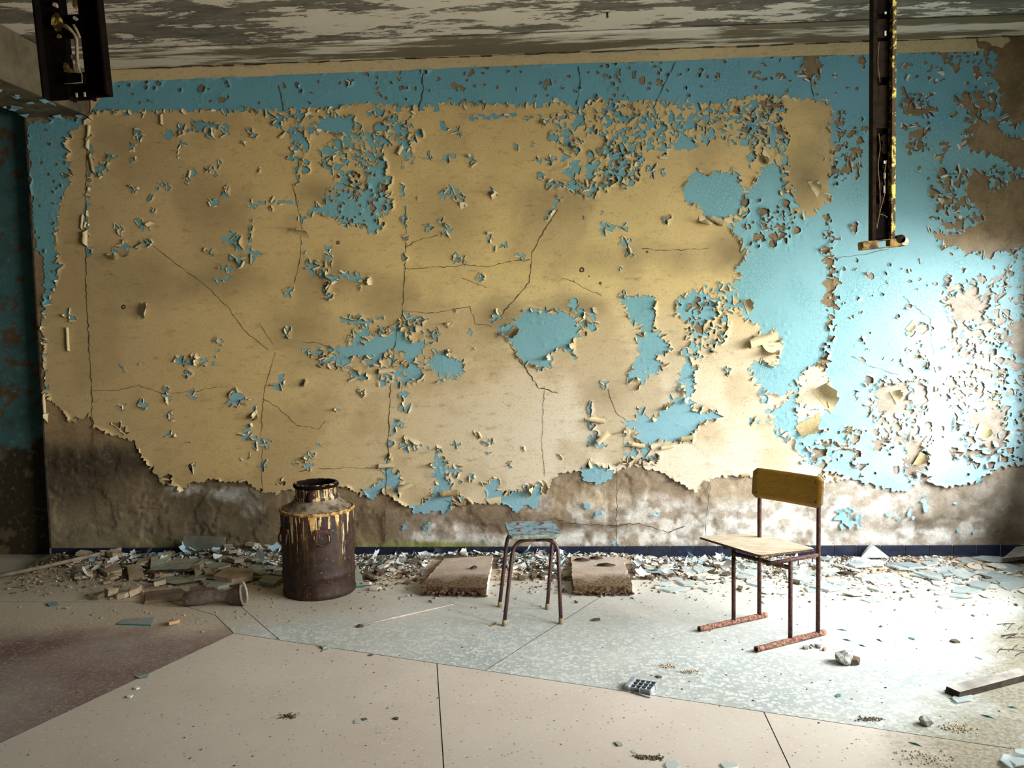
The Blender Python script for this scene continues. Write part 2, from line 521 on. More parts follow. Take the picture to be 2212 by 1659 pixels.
def tube(bm, pts, rad, seg=12, caps=True, mat=0, jitter=0.0):
    pts = [Vector(p) for p in pts]
    rads = rad if isinstance(rad, (list, tuple)) else [rad] * len(pts)
    rings = []
    up = None
    for i, p in enumerate(pts):
        a = pts[max(i - 1, 0)]
        b = pts[min(i + 1, len(pts) - 1)]
        tg = (b - a).normalized()
        if up is None:
            up = tg.orthogonal().normalized()
        u = (up - tg * up.dot(tg)).normalized()
        up = u
        w = tg.cross(u)
        ring = []
        for k in range(seg):
            an = 2 * math.pi * k / seg
            rr = rads[i] * (1 + random.uniform(-jitter, jitter))
            ring.append(bm.verts.new(p + (u * math.cos(an) + w * math.sin(an)) * rr))
        rings.append(ring)
    for r0, r1 in zip(rings, rings[1:]):
        for k in range(seg):
            f = bm.faces.new((r0[k], r0[(k + 1) % seg], r1[(k + 1) % seg], r1[k]))
            f.smooth = True
            f.material_index = mat
    if caps:
        bm.faces.new(list(reversed(rings[0]))).material_index = mat
        bm.faces.new(rings[-1]).material_index = mat
    return rings


def lathe(bm, prof, seg=48, mat=0, wob=0.0, closed=False):
    rings = []
    for (r, z) in prof:
        rings.append([bm.verts.new(((r * (1 + random.uniform(-wob, wob))) * math.cos(2 * math.pi * k / seg),
                                    (r * (1 + random.uniform(-wob, wob))) * math.sin(2 * math.pi * k / seg), z)) for k in range(seg)])
    for r0, r1 in zip(rings, rings[1:]):
        for k in range(seg):
            f = bm.faces.new((r0[k], r0[(k + 1) % seg], r1[(k + 1) % seg], r1[k]))
            f.smooth = True
            f.material_index = mat
    return rings


def shard_bm(pts, th, mat=0, rim=None, jit=0.0, bevel=0.0):
    """flat polygon prism; pts are (x, y); bottom at z 0"""
    bm = bmesh.new()
    lo = [bm.verts.new((x, y, 0)) for x, y in pts]
    hi = [bm.verts.new((x * 0.97 + random.uniform(-jit, jit), y * 0.97 + random.uniform(-jit, jit), th * random.uniform(0.85, 1.1) if jit else th)) for x, y in pts]
    bm.faces.new(hi).material_index = mat
    bm.faces.new(list(reversed(lo))).material_index = mat
    n = len(pts)
    for k in range(n):
        bm.faces.new((lo[k], lo[(k + 1) % n], hi[(k + 1) % n], hi[k])).material_index = rim if rim is not None else mat
    return bm


def poly_pts(n, rx, ry, jit=0.35):
    a0 = random.random() * 6.28
    return [(rx * (1 + random.uniform(-jit, jit)) * math.cos(a0 + 6.283 * k / n), ry * (1 + random.uniform(-jit, jit)) * math.sin(a0 + 6.283 * k / n)) for k in range(n)]


def np_mesh(name, co, faces_by_size, mats, parent=None, smooth=True, col=None, mat_idx=None):
    """co (N,3); faces_by_size: list of int arrays (F,k)"""
    me = bpy.data.meshes.new(name)
    me.vertices.add(len(co))
    me.vertices.foreach_set('co', np.ascontiguousarray(co, dtype=np.float32).ravel())
    loops = np.concatenate([f.ravel() for f in faces_by_size]).astype(np.int32)
    sizes = np.concatenate([np.full(len(f), f.shape[1], np.int32) for f in faces_by_size])
    starts = np.concatenate([[0], np.cumsum(sizes)[:-1]]).astype(np.int32)
    me.loops.add(len(loops))
    me.loops.foreach_set('vertex_index', loops)
    me.polygons.add(len(sizes))
    me.polygons.foreach_set('loop_start', starts)
    if mat_idx is not None:
        me.polygons.foreach_set('material_index', mat_idx.astype(np.int32))
    me.update(calc_edges=True)
    me.validate()
    if smooth:
        me.shade_smooth()
    if col is not None:
        a = me.attributes.new('Col', 'FLOAT_COLOR', 'POINT')
        a.data.foreach_set('color', np.ascontiguousarray(np.concatenate([col, np.ones((len(col), 1))], 1), dtype=np.float32).ravel())
    for mm in (mats if isinstance(mats, (list, tuple)) else [mats]):
        me.materials.append(mm)
    o = bpy.data.objects.new(name, me)
    C.objects.link(o)
    if parent is not None:
        o.parent = parent
    return o


# ------------------------------------------------------------------ numpy noise
def hash2(i, j, s=0):
    h = (i.astype(np.int64) * 374761393 + j.astype(np.int64) * 668265263 + s * 974634777) & 0xffffffff
    h = ((h ^ (h >> 13)) * 1274126177) & 0xffffffff
    h = ((h ^ (h >> 16)) * 2246822519) & 0xffffffff
    h = h ^ (h >> 15)
    return (h & 0xffffff) / float(0x1000000)


def vnoise(x, y, s=0):
    i, j = np.floor(x), np.floor(y)
    u, v = x - i, y - j
    u, v = u * u * (3 - 2 * u), v * v * (3 - 2 * v)
    a, b = hash2(i, j, s), hash2(i + 1, j, s)
    c_, d = hash2(i, j + 1, s), hash2(i + 1, j + 1, s)
    return (a * (1 - u) + b * u) * (1 - v) + (c_ * (1 - u) + d * u) * v


def fbm(x, y, sc_, o=4, s=0):
    r, a, t_ = 0.0, 1.0, 0.0
    for k in range(o):
        r = r + a * vnoise(x * sc_, y * sc_, s + k)
        t_ += a
        a *= 0.55
        sc_ *= 2.03
    return r / t_


def inpoly(px, py, poly):
    p = np.asarray(poly, float)
    r = np.zeros(px.shape, bool)
    q = np.roll(p, -1, 0)
    for (x0, y0), (x1, y1) in zip(p, q):
        if y0 == y1:
            continue
        cnd = (y0 > py) != (y1 > py)
        r ^= cnd & (px < (x1 - x0) * (py - y0) / (y1 - y0) + x0)
    return r


def polydist(px, py, pl):
    d = np.full(px.shape, 1e9)
    for (x0, y0), (x1, y1) in zip(pl, pl[1:]):
        dx, dy = x1 - x0, y1 - y0
        t_ = np.clip(((px - x0) * dx + (py - y0) * dy) / (dx * dx + dy * dy + 1e-9), 0, 1)
        d = np.minimum(d, np.hypot(px - x0 - t_ * dx, py - y0 - t_ * dy))
    return d


def sstep(a, b, x):
    t_ = np.clip((x - a) / (b - a), 0, 1)
    return t_ * t_ * (3 - 2 * t_)



# ================================================================== ROOM SHELL
def struct(o):
    o['kind'] = 'structure'
    return o


# ---- back wall: plaster body, blue paint coat, beige paint coat, peeled flakes
H = 0.005
GX = np.arange(XL, XR + H, H)
GZ = np.arange(0.0, ROOM_H + H, H)
NX, NZ = len(GX), len(GZ)
X2, Z2 = np.meshgrid(GX, GZ)
PX, PY = to_px(X2, 0.0, Z2)


class Vor:
    def __init__(s, cell, seed):
        s.cell, s.seed = cell, seed
        s.i0, s.j0 = int(math.floor(XL / cell)) - 2, -2
        ni, nj = int((XR - XL) / cell) + 6, int(ROOM_H / cell) + 6
        I, J = np.meshgrid(np.arange(ni) + s.i0, np.arange(nj) + s.j0)
        s.cx = (I + 0.1 + 0.8 * hash2(I, J, seed)) * cell
        s.cz = (J + 0.1 + 0.8 * hash2(I, J, seed + 1)) * cell
        s.rnd = hash2(I, J, seed + 2)
        s.rn2 = hash2(I, J, seed + 3)
        s.px, s.py = to_px(s.cx, 0.0, s.cz)
        bi = np.floor(X2 / cell).astype(int) - s.i0
        bj = np.floor(Z2 / cell).astype(int) - s.j0
        best = np.full(X2.shape, 1e9)
        s.id = np.zeros(X2.shape, np.int64)
        for dj in (-1, 0, 1):
            for di in (-1, 0, 1):
                a, b = np.clip(bj + dj, 0, nj - 1), np.clip(bi + di, 0, ni - 1)
                d = (s.cx[a, b] - X2) ** 2 + (s.cz[a, b] - Z2) ** 2
                w = d < best
                best[w] = d[w]
                s.id[w] = (a * ni + b)[w]

    def look(s, cellvals):
        return cellvals.ravel()[s.id]


VF, VM = Vor(0.019, 5), Vor(0.042, 50)

# outline of the beige coat (photo pixels on the wall plane)
BEIGE = [(188, 262), (197, 244), (250, 240), (350, 240), (450, 238), (560, 241), (640, 236), (720, 233), (790, 222), (850, 226), (905, 232), (960, 224),
         (1040, 227), (1120, 224), (1232, 222), (1246, 240), (1282, 222), (1290, 203), (1302, 222), (1400, 219), (1500, 221), (1560, 222), (1630, 206),
         (1700, 212), (1745, 214), (1788, 214), (1800, 245), (1796, 300), (1803, 340), (1788, 385), (1792, 440), (1745, 467), (1715, 478), (1693, 440), (1690, 380), (1668, 350),
         (1640, 380), (1610, 440), (1640, 500), (1600, 522), (1618, 548), (1594, 580), (1600, 612), (1590, 640), (1606, 668), (1616, 692), (1645, 700), (1652, 752), (1668, 700), (1692, 740), (1680, 790),
         (1640, 792), (1690, 830), (1724, 822), (1738, 798), (1768, 786), (1794, 826), (1796, 866), (1778, 900), (1722, 912), (1700, 930), (1730, 975),
         (1746, 1000), (1800, 1026), (1840, 1034),
         (1790, 1042), (1755, 1052), (1640, 1034), (1600, 1026), (1540, 1032), (1500, 1062), (1470, 1042), (1420, 1016), (1375, 1006), (1336, 1012), (1320, 1030), (1270, 1016), (1216, 1020), (1195, 1035),
         (1175, 1066), (1120, 1086), (1040, 1090), (1010, 1080), (960, 1104), (900, 1094), (870, 1090), (830, 1062), (780, 1070), (750, 1052), (700, 1045),
         (640, 1056), (590, 1064), (560, 1060), (530, 1040), (490, 1042), (450, 1034), (395, 1052), (350, 1042), (322, 1005), (300, 975), (290, 952), (268, 944), (240, 940),
         (205, 922), (196, 896), (170, 905), (150, 910), (140, 890), (110, 868), (97, 850), (95, 800), (95, 740), (92, 690), (110, 640), (125, 600), (120, 540),
         (125, 480), (130, 430), (150, 400), (152, 360), (140, 330), (150, 290)]
# patches where the beige coat is gone
PATCH = [
    [(690, 442), (720, 432), (755, 432), (790, 420), (800, 395), (795, 370), (820, 358), (834, 375), (830, 400), (840, 430), (830, 452), (815, 465), (812, 500), (795, 500), (780, 486), (745, 486), (735, 470), (700, 462), (662, 456)],
    [(680, 266), (700, 254), (760, 252), (774, 268), (760, 286), (730, 290), (690, 282)],
    [(764, 731), (775, 720), (786, 739), (810, 723), (818, 704), (827, 706), (829, 731), (843, 731), (848, 706), (859, 701), (865, 712), (875, 725), (892, 742), (905, 744), (908, 761), (892, 777), (905, 788), (911, 807), (911, 826), (894, 818), (878, 822), (875, 793), (878, 772), (859, 755), (843, 757), (821, 772), (810, 792), (806, 761), (794, 771), (778, 769), (751, 775), (735, 790), (715, 780), (735, 761), (754, 748)],
    [(932, 777), (943, 763), (965, 759), (978, 774), (1003, 782), (1003, 807), (985, 806), (981, 822), (966, 800), (957, 828), (950, 802), (930, 801)],
    [(1085, 702), (1102, 703), (1135, 673), (1180, 668), (1195, 680), (1215, 670), (1240, 690), (1247, 705), (1250, 720), (1235, 742), (1238, 766), (1215, 750), (1190, 762), (1193, 780), (1170, 797), (1130, 777), (1108, 745), (1093, 725)],
    [(1340, 648), (1370, 640), (1395, 638), (1412, 640), (1416, 680), (1412, 710), (1425, 725), (1449, 742), (1440, 760), (1415, 768), (1432, 790), (1410, 807), (1388, 800), (1390, 825), (1358, 818), (1370, 780), (1386, 765), (1374, 745), (1390, 725), (1385, 700), (1362, 690), (1353, 665)],
    [(1470, 650), (1490, 634), (1522, 630), (1538, 645), (1540, 690), (1520, 700), (1510, 720), (1490, 700), (1472, 690), (1458, 668)],
    [(1472, 790), (1480, 784), (1496, 786), (1498, 850), (1478, 860), (1470, 830)],
    [(1379, 884), (1400, 902), (1420, 900), (1436, 881), (1452, 860), (1480, 860), (1500, 881), (1520, 895), (1550, 885), (1548, 905), (1508, 912), (1505, 932), (1478, 951), (1450, 954), (1425, 948), (1395, 965), (1380, 945), (1376, 927), (1355, 920), (1351, 906), (1374, 912)],
    [(940, 984), (959, 990), (966, 1030), (974, 1044), (978, 1085), (969, 1114), (946, 1106), (910, 1110), (884, 1104), (927, 1078), (938, 1052), (948, 1039), (937, 1030), (940, 1008)],
    [(1051, 1045), (1074, 1036), (1078, 1058), (1095, 1070), (1114, 1060), (1151, 1055), (1172, 1038), (1167, 1062), (1158, 1100), (1138, 1088), (1117, 1110), (1092, 1088), (1051, 1088)],
    [(832, 990), (848, 1017), (868, 1030), (860, 1068), (838, 1052), (821, 1063), (800, 1084), (790, 1068), (782, 1057), (808, 1049), (829, 1037)],
    [(1254, 1012), (1290, 1005), (1324, 1012), (1320, 1035), (1290, 1044), (1262, 1036)],
    [(1266, 962), (1284, 942), (1312, 964)],
    [(1474, 407), (1504, 367), (1524, 380), (1547, 370), (1583, 370), (1603, 401), (1608, 440), (1590, 460), (1546, 480), (1523, 462), (1506, 440), (1480, 440)],
    [(1608, 455), (1640, 430), (1690, 440), (1712, 478), (1740, 468), (1700, 520), (1600, 525), (1590, 490)],
    [(1680, 880), (1715, 850), (1722, 905), (1700, 925), (1672, 918)],
    [(1620, 782), (1660, 784), (1700, 815), (1700, 850), (1650, 840), (1625, 812)],
]
# areas of loose shards: polygon, share missing in the mid / fine tessellation
CLUST = [
    ([(1240, 228), (1700, 218), (1690, 300), (1560, 312), (1400, 318), (1300, 300), (1250, 280)], 0.38, 0.25),
    ([(1590, 228), (1680, 220), (1700, 300), (1650, 330), (1600, 300)], 0.6, 0.3),
    ([(1290, 310), (1390, 300), (1385, 400), (1310, 425), (1200, 430), (1195, 395), (1260, 370)], 0.42, 0.2),
    ([(1305, 330), (1385, 325), (1390, 375), (1330, 392), (1300, 370)], 0.65, 0.3),
    ([(1190, 240), (1260, 240), (1265, 300), (1225, 400), (1210, 400), (1215, 330)], 0.3, 0.2),
    ([(1400, 250), (1520, 250), (1510, 320), (1420, 330)], 0.35, 0.2),
    ([(700, 305), (830, 285), (860, 300), (830, 380), (800, 420), (740, 400), (690, 350)], 0.4, 0.25),
    ([(700, 400), (840, 380), (840, 500), (760, 490), (690, 460)], 0.3, 0.3),
    ([(628, 275), (662, 270), (670, 385), (640, 390)], 0.35, 0.2),
    ([(580, 242), (680, 240), (690, 300), (610, 290)], 0.35, 0.2),
    ([(855, 280), (910, 290), (905, 350), (870, 360)], 0.4, 0.2),
    ([(800, 230), (900, 232), (880, 290), (815, 290)], 0.28, 0.15),
    ([(1455, 640), (1575, 650), (1580, 720), (1545, 760), (1520, 800), (1475, 780), (1478, 700)], 0.5, 0.3),
    ([(1575, 420), (1720, 400), (1740, 500), (1600, 530), (1560, 470)], 0.45, 0.25),
    ([(1620, 300), (1700, 300), (1700, 420), (1620, 400)], 0.3, 0.15),
    ([(1640, 780), (1730, 800), (1720, 930), (1690, 930), (1640, 850)], 0.4, 0.3),
    ([(1640, 900), (1700, 870), (1740, 990), (1700, 960)], 0.35, 0.2),
    ([(790, 680), (920, 690), (920, 820), (860, 840), (700, 790), (660, 760), (740, 740)], 0.18, 0.1),
    ([(1520, 590), (1610, 590), (1612, 690), (1560, 680)], 0.3, 0.15),
    ([(1340, 930), (1420, 940), (1430, 1000), (1350, 1010)], 0.25, 0.1),
    ([(1230, 660), (1290, 670), (1280, 720), (1240, 720)], 0.35, 0.2),
]
BLOB = [(298, 290, 12), (285, 315, 8), (290, 345, 7), (240, 339, 9), (215, 370, 12), (230, 362, 8), (365, 292, 11), (390, 278, 10), (430, 272, 14), (460, 278, 14), (485, 285, 10),
        (392, 312, 9), (385, 335, 6), (545, 290, 9), (530, 312, 4), (415, 375, 8), (405, 385, 8), (455, 365, 10), (475, 355, 7), (465, 378, 7), (490, 410, 8), (290, 410, 8), (360, 400, 8),
        (460, 437, 9), (490, 425, 8), (560, 368, 5), (190, 455, 7), (330, 458, 6), (260, 495, 10), (305, 490, 12), (325, 490, 7), (265, 530, 9), (320, 525, 8), (198, 540, 9), (248, 545, 8),
        (500, 515, 14), (515, 525, 10), (455, 545, 8), (510, 560, 18), (545, 550, 14), (490, 580, 8), (470, 605, 6), (545, 440, 8), (585, 450, 5), (150, 680, 12), (155, 690, 8),
        (468, 735, 8), (395, 780, 12), (420, 775, 12), (440, 785, 10), (405, 810, 8), (265, 795, 6), (300, 785, 4), (360, 840, 8), (415, 845, 6), (605, 830, 14), (265, 875, 8), (310, 870, 10),
        (362, 860, 12), (415, 855, 10), (365, 895, 8), (375, 905, 5), (520, 865, 18), (505, 870, 10), (552, 890, 9), (535, 925, 10), (530, 940, 12), (555, 955, 12), (575, 960, 8), (260, 925, 10),
        (270, 935, 8), (370, 940, 10), (405, 955, 5), (415, 1005, 10), (365, 1035, 12), (465, 1065, 16), (520, 990, 6), (540, 985, 6), (570, 1005, 9), (655, 475, 8), (660, 545, 4),
        (710, 535, 8), (710, 550, 8), (715, 570, 6), (625, 625, 9), (620, 640, 6), (675, 580, 16), (715, 610, 16), (700, 590, 10), (745, 590, 8), (770, 600, 10), (710, 640, 9), (775, 620, 7),
        (665, 760, 8), (690, 765, 12), (725, 780, 12), (730, 790, 10), (755, 690, 12), (775, 690, 8), (620, 722, 12), (760, 810, 8), (655, 830, 6), (925, 490, 9), (955, 480, 8),
        (965, 500, 14), (985, 560, 10), (1000, 562, 8), (875, 555, 7), (1060, 515, 8), (1065, 535, 6), (1090, 530, 7), (1125, 555, 8), (1038, 598, 8), (980, 670, 5), (970, 700, 7),
        (1015, 715, 7), (1025, 755, 4), (935, 720, 10), (945, 728, 10), (930, 745, 7), (880, 690, 10), (895, 695, 9), (1078, 680, 11), (1065, 690, 8), (1078, 715, 10), (960, 420, 10),
        (985, 420, 13), (1002, 430, 11), (970, 405, 6), (1065, 420, 9), (900, 430, 4), (875, 470, 8), (1305, 495, 10), (1320, 490, 8), (1345, 490, 9), (1355, 525, 13), (1360, 548, 10),
        (1340, 580, 6), (1440, 475, 8), (1300, 460, 4), (1262, 468, 5), (1345, 635, 9), (1262, 690, 12), (1278, 700, 9), (1305, 830, 9), (1570, 802, 8), (1142, 255, 8), (1170, 255, 12),
        (1255, 258, 10), (1205, 260, 6), (1225, 290, 12), (1230, 310, 10), (1150, 312, 6), (1118, 318, 7), (1165, 345, 8), (1190, 345, 8), (1168, 380, 8), (1195, 400, 12), (1240, 360, 14),
        (1240, 400, 14), (1275, 410, 12), (1410, 370, 12), (1430, 370, 8), (1330, 345, 14), (1345, 340, 18), (1345, 362, 18), (600, 255, 13), (610, 262, 10), (610, 290, 6), (640, 260, 9),
        (650, 290, 12), (660, 350, 8), (695, 330, 10), (740, 310, 11), (715, 340, 11), (750, 345, 12), (780, 350, 12), (810, 340, 12), (830, 275, 9), (845, 255, 11), (870, 310, 13), (880, 330, 10),
        (930, 345, 8), (925, 330, 6), (970, 340, 14), (1020, 345, 10), (960, 275, 10), (990, 285, 10), (1115, 320, 6), (730, 885, 6), (780, 845, 8), (870, 855, 10), (875, 880, 10),
        (855, 920, 10), (865, 915, 8), (880, 960, 14), (895, 962, 10), (945, 975, 8), (985, 960, 8), (1030, 940, 8), (1050, 955, 8), (1065, 955, 6), (1055, 980, 7), (1130, 970, 5), (1020, 1030, 8),
        (670, 985, 10), (668, 1005, 8), (640, 1000, 6), (610, 1040, 8), (985, 1010, 10), (1275, 885, 8), (1280, 905, 7), (1355, 1000, 10), (1395, 985, 10), (1415, 995, 8), (1210, 985, 6),
        (1630, 910, 10), (1775, 1025, 9), (1800, 1030, 8), (1100, 1005, 5), (1330, 1000, 7), (990, 1075, 10), (1640, 730, 14), (1650, 745, 9)]
STROKE = [([(632, 270), (636, 330), (645, 400)], 4), ([(868, 385), (874, 450)], 4), ([(876, 480), (877, 520)], 3), ([(240, 545), (330, 522)], 4), ([(320, 440), (350, 395)], 2), ([(1000, 255), (1110, 250)], 5),
          ([(380, 285), (490, 272)], 5), ([(180, 270), (200, 300), (195, 400), (186, 460), (188, 560)], 4), ([(540, 460), (560, 440), (640, 435)], 4), ([(480, 610), (540, 545), (545, 470)], 3),
          ([(860, 870), (842, 990)], 4), ([(940, 985), (1000, 1040)], 4), ([(690, 960), (660, 1010)], 3), ([(455, 800), (480, 735)], 3), ([(1215, 420), (1180, 470)], 3), ([(1310, 240), (1310, 340)], 4),
          ([(880, 290), (875, 350)], 5), ([(930, 970), (880, 950)], 3), ([(1275, 870), (1275, 915), (1300, 960)], 5), ([(1600, 640), (1520, 620)], 5), ([(700, 560), (715, 640)], 4), ([(660, 580), (720, 600), (800, 605)], 4)]
# the blue coat under it, and its holes down to plaster
BLUE = [(60, 262), (192, 258), (192, 248), (244, 182), (548, 165.5), (850, 153), (1150, 141), (1371, 134), (1612, 126), (1725, 122), (1748, 135), (1772, 122), (1856, 120), (1960, 115), (2090, 113), (2150, 110), (2152, 140), (2140, 158), (2165, 210), (2180, 245), (2215, 262),
        (2215, 1000), (2150, 1012), (2130, 1022), (2100, 1042), (2050, 1052), (1990, 1036), (1962, 1060), (1940, 1062), (1900, 1052), (1850, 1037), (1800, 1020), (1700, 1010), (1500, 1010), (1440, 1000), (1380, 985), (1330, 990),
        (1200, 1005), (1120, 1060), (1000, 1062), (860, 1070), (780, 1045), (600, 1030), (480, 1020), (440, 1010), (340, 985), (290, 920), (200, 890), (110, 850), (97, 850), (94, 560), (78, 540)]
BHOLE_P = [
    [(2075, 297), (2110, 290), (2125, 275), (2150, 268), (2165, 290), (2220, 300), (2220, 372), (2180, 360), (2150, 330), (2100, 326)],
    [(2180, 150), (2220, 100), (2220, 262), (2190, 272), (2165, 240), (2158, 215)],
    [(2090, 382), (2130, 370), (2140, 420), (2170, 402), (2220, 380), (2220, 530), (2150, 546), (2100, 545), (2040, 526), (2008, 500), (2050, 506), (2090, 500), (2130, 470), (2110, 450), (2085, 420)],
    [(2180, 700), (2220, 690), (2220, 772), (2185, 762)],
    [(1960, 955), (1990, 950), (1995, 980), (2004, 1000), (1975, 1030), (1962, 1000)],
    [(1740, 130), (1760, 126), (1775, 150), (1755, 172), (1738, 170)],
    [(2048, 640), (2100, 628), (2122, 650), (2110, 690), (2060, 690)],
    [(1900, 830), (1950, 826), (1965, 860), (1930, 900), (1895, 880)],
    [(2090, 890), (2160, 880), (2170, 930), (2110, 945)],
]
BCLUST = [
    ([(1945, 190), (2015, 205), (2010, 330), (1960, 340)], 0.4, 0.2),
    ([(2060, 190), (2150, 190), (2160, 300), (2080, 300)], 0.4, 0.25),
    ([(1985, 380), (2215, 350), (2215, 520), (2020, 490)], 0.38, 0.2),
    ([(1865, 820), (1990, 815), (2015, 960), (1880, 970)], 0.42, 0.25),
    ([(2035, 800), (2215, 790), (2215, 1000), (2060, 1000)], 0.26, 0.15),
    ([(2045, 615), (2135, 610), (2130, 780), (2050, 760)], 0.42, 0.25),
    ([(2135, 540), (2215, 540), (2215, 720), (2140, 720)], 0.24, 0.12),
    ([(1950, 940), (2010, 940), (2010, 1045), (1960, 1045)], 0.35, 0.2),
    ([(1720, 925), (1850, 925), (1860, 1010), (1740, 1010)], 0.25, 0.2),
    ([(2080, 690), (2215, 690), (2215, 810), (2090, 810)], 0.16, 0.1),
    ([(1780, 470), (1806, 470), (1812, 690), (1790, 800), (1762, 800), (1790, 690)], 0.5, 0.3),
    ([(1790, 240), (1870, 250), (1860, 400), (1800, 400)], 0.2, 0.1),
    ([(1600, 420), (1740, 440), (1700, 530), (1600, 530)], 0.16, 0.12),
    ([(700, 380), (835, 370), (835, 490), (720, 480)], 0.1, 0.15),
    ([(1580, 225), (1700, 215), (1690, 320), (1600, 300)], 0.25, 0.2),
    ([(1300, 320), (1390, 315), (1380, 390), (1300, 400)], 0.18, 0.2),
    ([(1470, 640), (1575, 650), (1560, 750), (1490, 780)], 0.18, 0.15),
    ([(250, 140), (2150, 120), (2150, 205), (250, 225)], 0.025, 0.05),
    ([(2060, 100), (2160, 105), (2160, 180), (1990, 150)], 0.2, 0.15),
    ([(1800, 560), (2215, 540), (2215, 1040), (1850, 1030)], 0.035, 0.03),
    ([(64, 255), (190, 255), (130, 480), (110, 640), (90, 700)], 0.06, 0.05),
]
BBLOB = [(1735, 150, 10), (1748, 165, 10), (1865, 150, 6), (1630, 165, 8), (1650, 170, 7), (1690, 165, 8), (1815, 270, 9), (1815, 292, 11), (1835, 345, 14), (1850, 330, 11), (1830, 360, 10), (1970, 230, 9),
         (1990, 240, 10), (2005, 240, 15), (1960, 275, 12), (1975, 292, 12), (1995, 285, 12), (1970, 315, 9), (2040, 315, 13), (2030, 340, 12), (1985, 365, 7), (2085, 220, 12), (2100, 236, 17),
         (2115, 240, 12), (2060, 245, 7), (2130, 225, 8), (1845, 490, 11), (1785, 555, 10), (1797, 595, 8), (1985, 765, 12), (2000, 790, 10), (1962, 660, 6), (1852, 645, 5), (1860, 735, 5), (755, 178, 9), (820, 205, 8),
         (1368, 163, 6), (1425, 180, 9), (1515, 157, 9), (1550, 165, 7), (165, 345, 12), (150, 380, 12), (115, 250, 8), (2035, 80, 5), (2165, 820, 14), (2140, 870, 12)]


def cell_cov(V, polys_=(), blobs=(), strokes=(), warp=0.0):
    px, py = V.px, V.py
    if warp:
        px = px + (fbm(V.px, V.py, 0.045, 3, 3) - 0.5) * warp
        py = py + (fbm(V.px, V.py, 0.045, 3, 13) - 0.5) * warp
    h = np.zeros(px.shape, bool)
    for p in polys_:
        a = np.asarray(p, float)
        bb = (px > a[:, 0].min() - 2) & (px < a[:, 0].max() + 2) & (py > a[:, 1].min() - 2) & (py < a[:, 1].max() + 2)
        idx = np.nonzero(bb)
        h[idx] |= inpoly(px[idx], py[idx], p)
    for (x, y, r) in blobs:
        idx = np.nonzero((np.abs(V.px - x) < 2.2 * r + 6) & (np.abs(V.py - y) < 2.2 * r + 6))
        dx, dy = V.px[idx] - x, V.py[idx] - y
        an = np.arctan2(dy, dx)
        ph = (x * 12.9 + y * 7.7)
        rr = r * (0.82 + 0.38 * np.cos(3 * an + ph) + 0.25 * np.cos(5 * an + 2 * ph))
        h[idx] |= (np.hypot(dx, dy) < rr)
    for pl, w in strokes:
        d = polydist(V.px, V.py, pl)
        h |= d < w * (0.15 + 1.1 * V.rnd) * (V.rn2 > 0.25)
    return h


def clust_cov(V, cl, which):
    h = np.zeros(V.px.shape, bool)
    c_ = np.zeros(V.px.shape, bool)
    wx = V.px + (fbm(V.px, V.py, 0.03, 3, 31) - 0.5) * 30
    wy = V.py + (fbm(V.px, V.py, 0.03, 3, 41) - 0.5) * 30
    for p, dm, df in cl:
        i = inpoly(wx, wy, p)
        c_ |= i
        h |= i & (V.rnd < (dm if which == 0 else df))
    return h, c_


def blur(a, r):
    a = a.astype(np.float64)
    for ax in (0, 1):
        p = np.pad(a, [(r + 1, r) if k == ax else (0, 0) for k in (0, 1)], mode='edge')
        cs = np.cumsum(p, axis=ax)
        n = a.shape[ax]
        hi = np.take(cs, np.arange(n) + 2 * r + 1, axis=ax)
        lo = np.take(cs, np.arange(n), axis=ax)
        a = (hi - lo) / (2 * r + 1)
    return a


# ---- pointed tears: every tear is a sharp triangle with a roll of paint left along its edge
ROLLS_B, ROLLS_U = [], []


def new_sdf():
    return np.full(X2.shape, -9.0)


def tri_cut(sdf, tri):
    t_ = np.array(tri, float)
    ar = (t_[1, 0] - t_[0, 0]) * (t_[2, 1] - t_[0, 1]) - (t_[2, 0] - t_[0, 0]) * (t_[1, 1] - t_[0, 1])
    if ar < 0:
        t_ = t_[::-1]
    c_ = wl(t_[:, 0].mean(), t_[:, 1].mean())
    ext_ = (np.ptp(t_[:, 0]) + np.ptp(t_[:, 1])) / 2 / 280.0 + 0.02
    i0, i1 = max(0, int((c_.x - ext_ - XL) / H)), min(NX, int((c_.x + ext_ - XL) / H) + 1)
    j0, j1 = max(0, int((c_.z - ext_) / H)), min(NZ, int((c_.z + ext_) / H) + 1)
    if i1 <= i0 or j1 <= j0:
        return
    px, py = PX[j0:j1, i0:i1], PY[j0:j1, i0:i1]
    d = np.full(px.shape, 1e9)
    for p, q_ in zip(t_, np.roll(t_, -1, 0)):
        e_ = q_ - p
        L = math.hypot(*e_) + 1e-9
        d = np.minimum(d, (e_[0] * (py - p[1]) - e_[1] * (px - p[0])) / L)
    np.maximum(sdf[j0:j1, i0:i1], d, out=sdf[j0:j1, i0:i1])


def tear(sdf, rolls, x, y, r, n, a0=None, second=0.35, roll_p=0.9):
    a = random.random() * 6.28 if a0 is None else a0
    for k in range(n):
        L = r * random.uniform(1.1, 2.0)
        d = random.uniform(0.6, 1.2) * random.choice((-1, 1))
        L2 = L * random.uniform(0.4, 0.9)
        c_ = (x - math.cos(a + d / 2) * r * 0.3, y - math.sin(a + d / 2) * r * 0.3)
        p1 = (x + L * math.cos(a), y + L * math.sin(a))
        p2 = (x + L2 * math.cos(a + d), y + L2 * math.sin(a + d))
        tri_cut(sdf, (c_, p1, p2))
        if random.random() < roll_p:
            rolls.append((c_, p1, p2))
        if random.random() < second:
            rolls.append((p1, p2, c_))
        a += 6.283 / n * random.uniform(0.6, 1.4)


def poly_area(p):
    p = np.asarray(p, float)
    q_ = np.roll(p, -1, 0)
    return abs((p[:, 0] * q_[:, 1] - q_[:, 0] * p[:, 1]).sum()) / 2


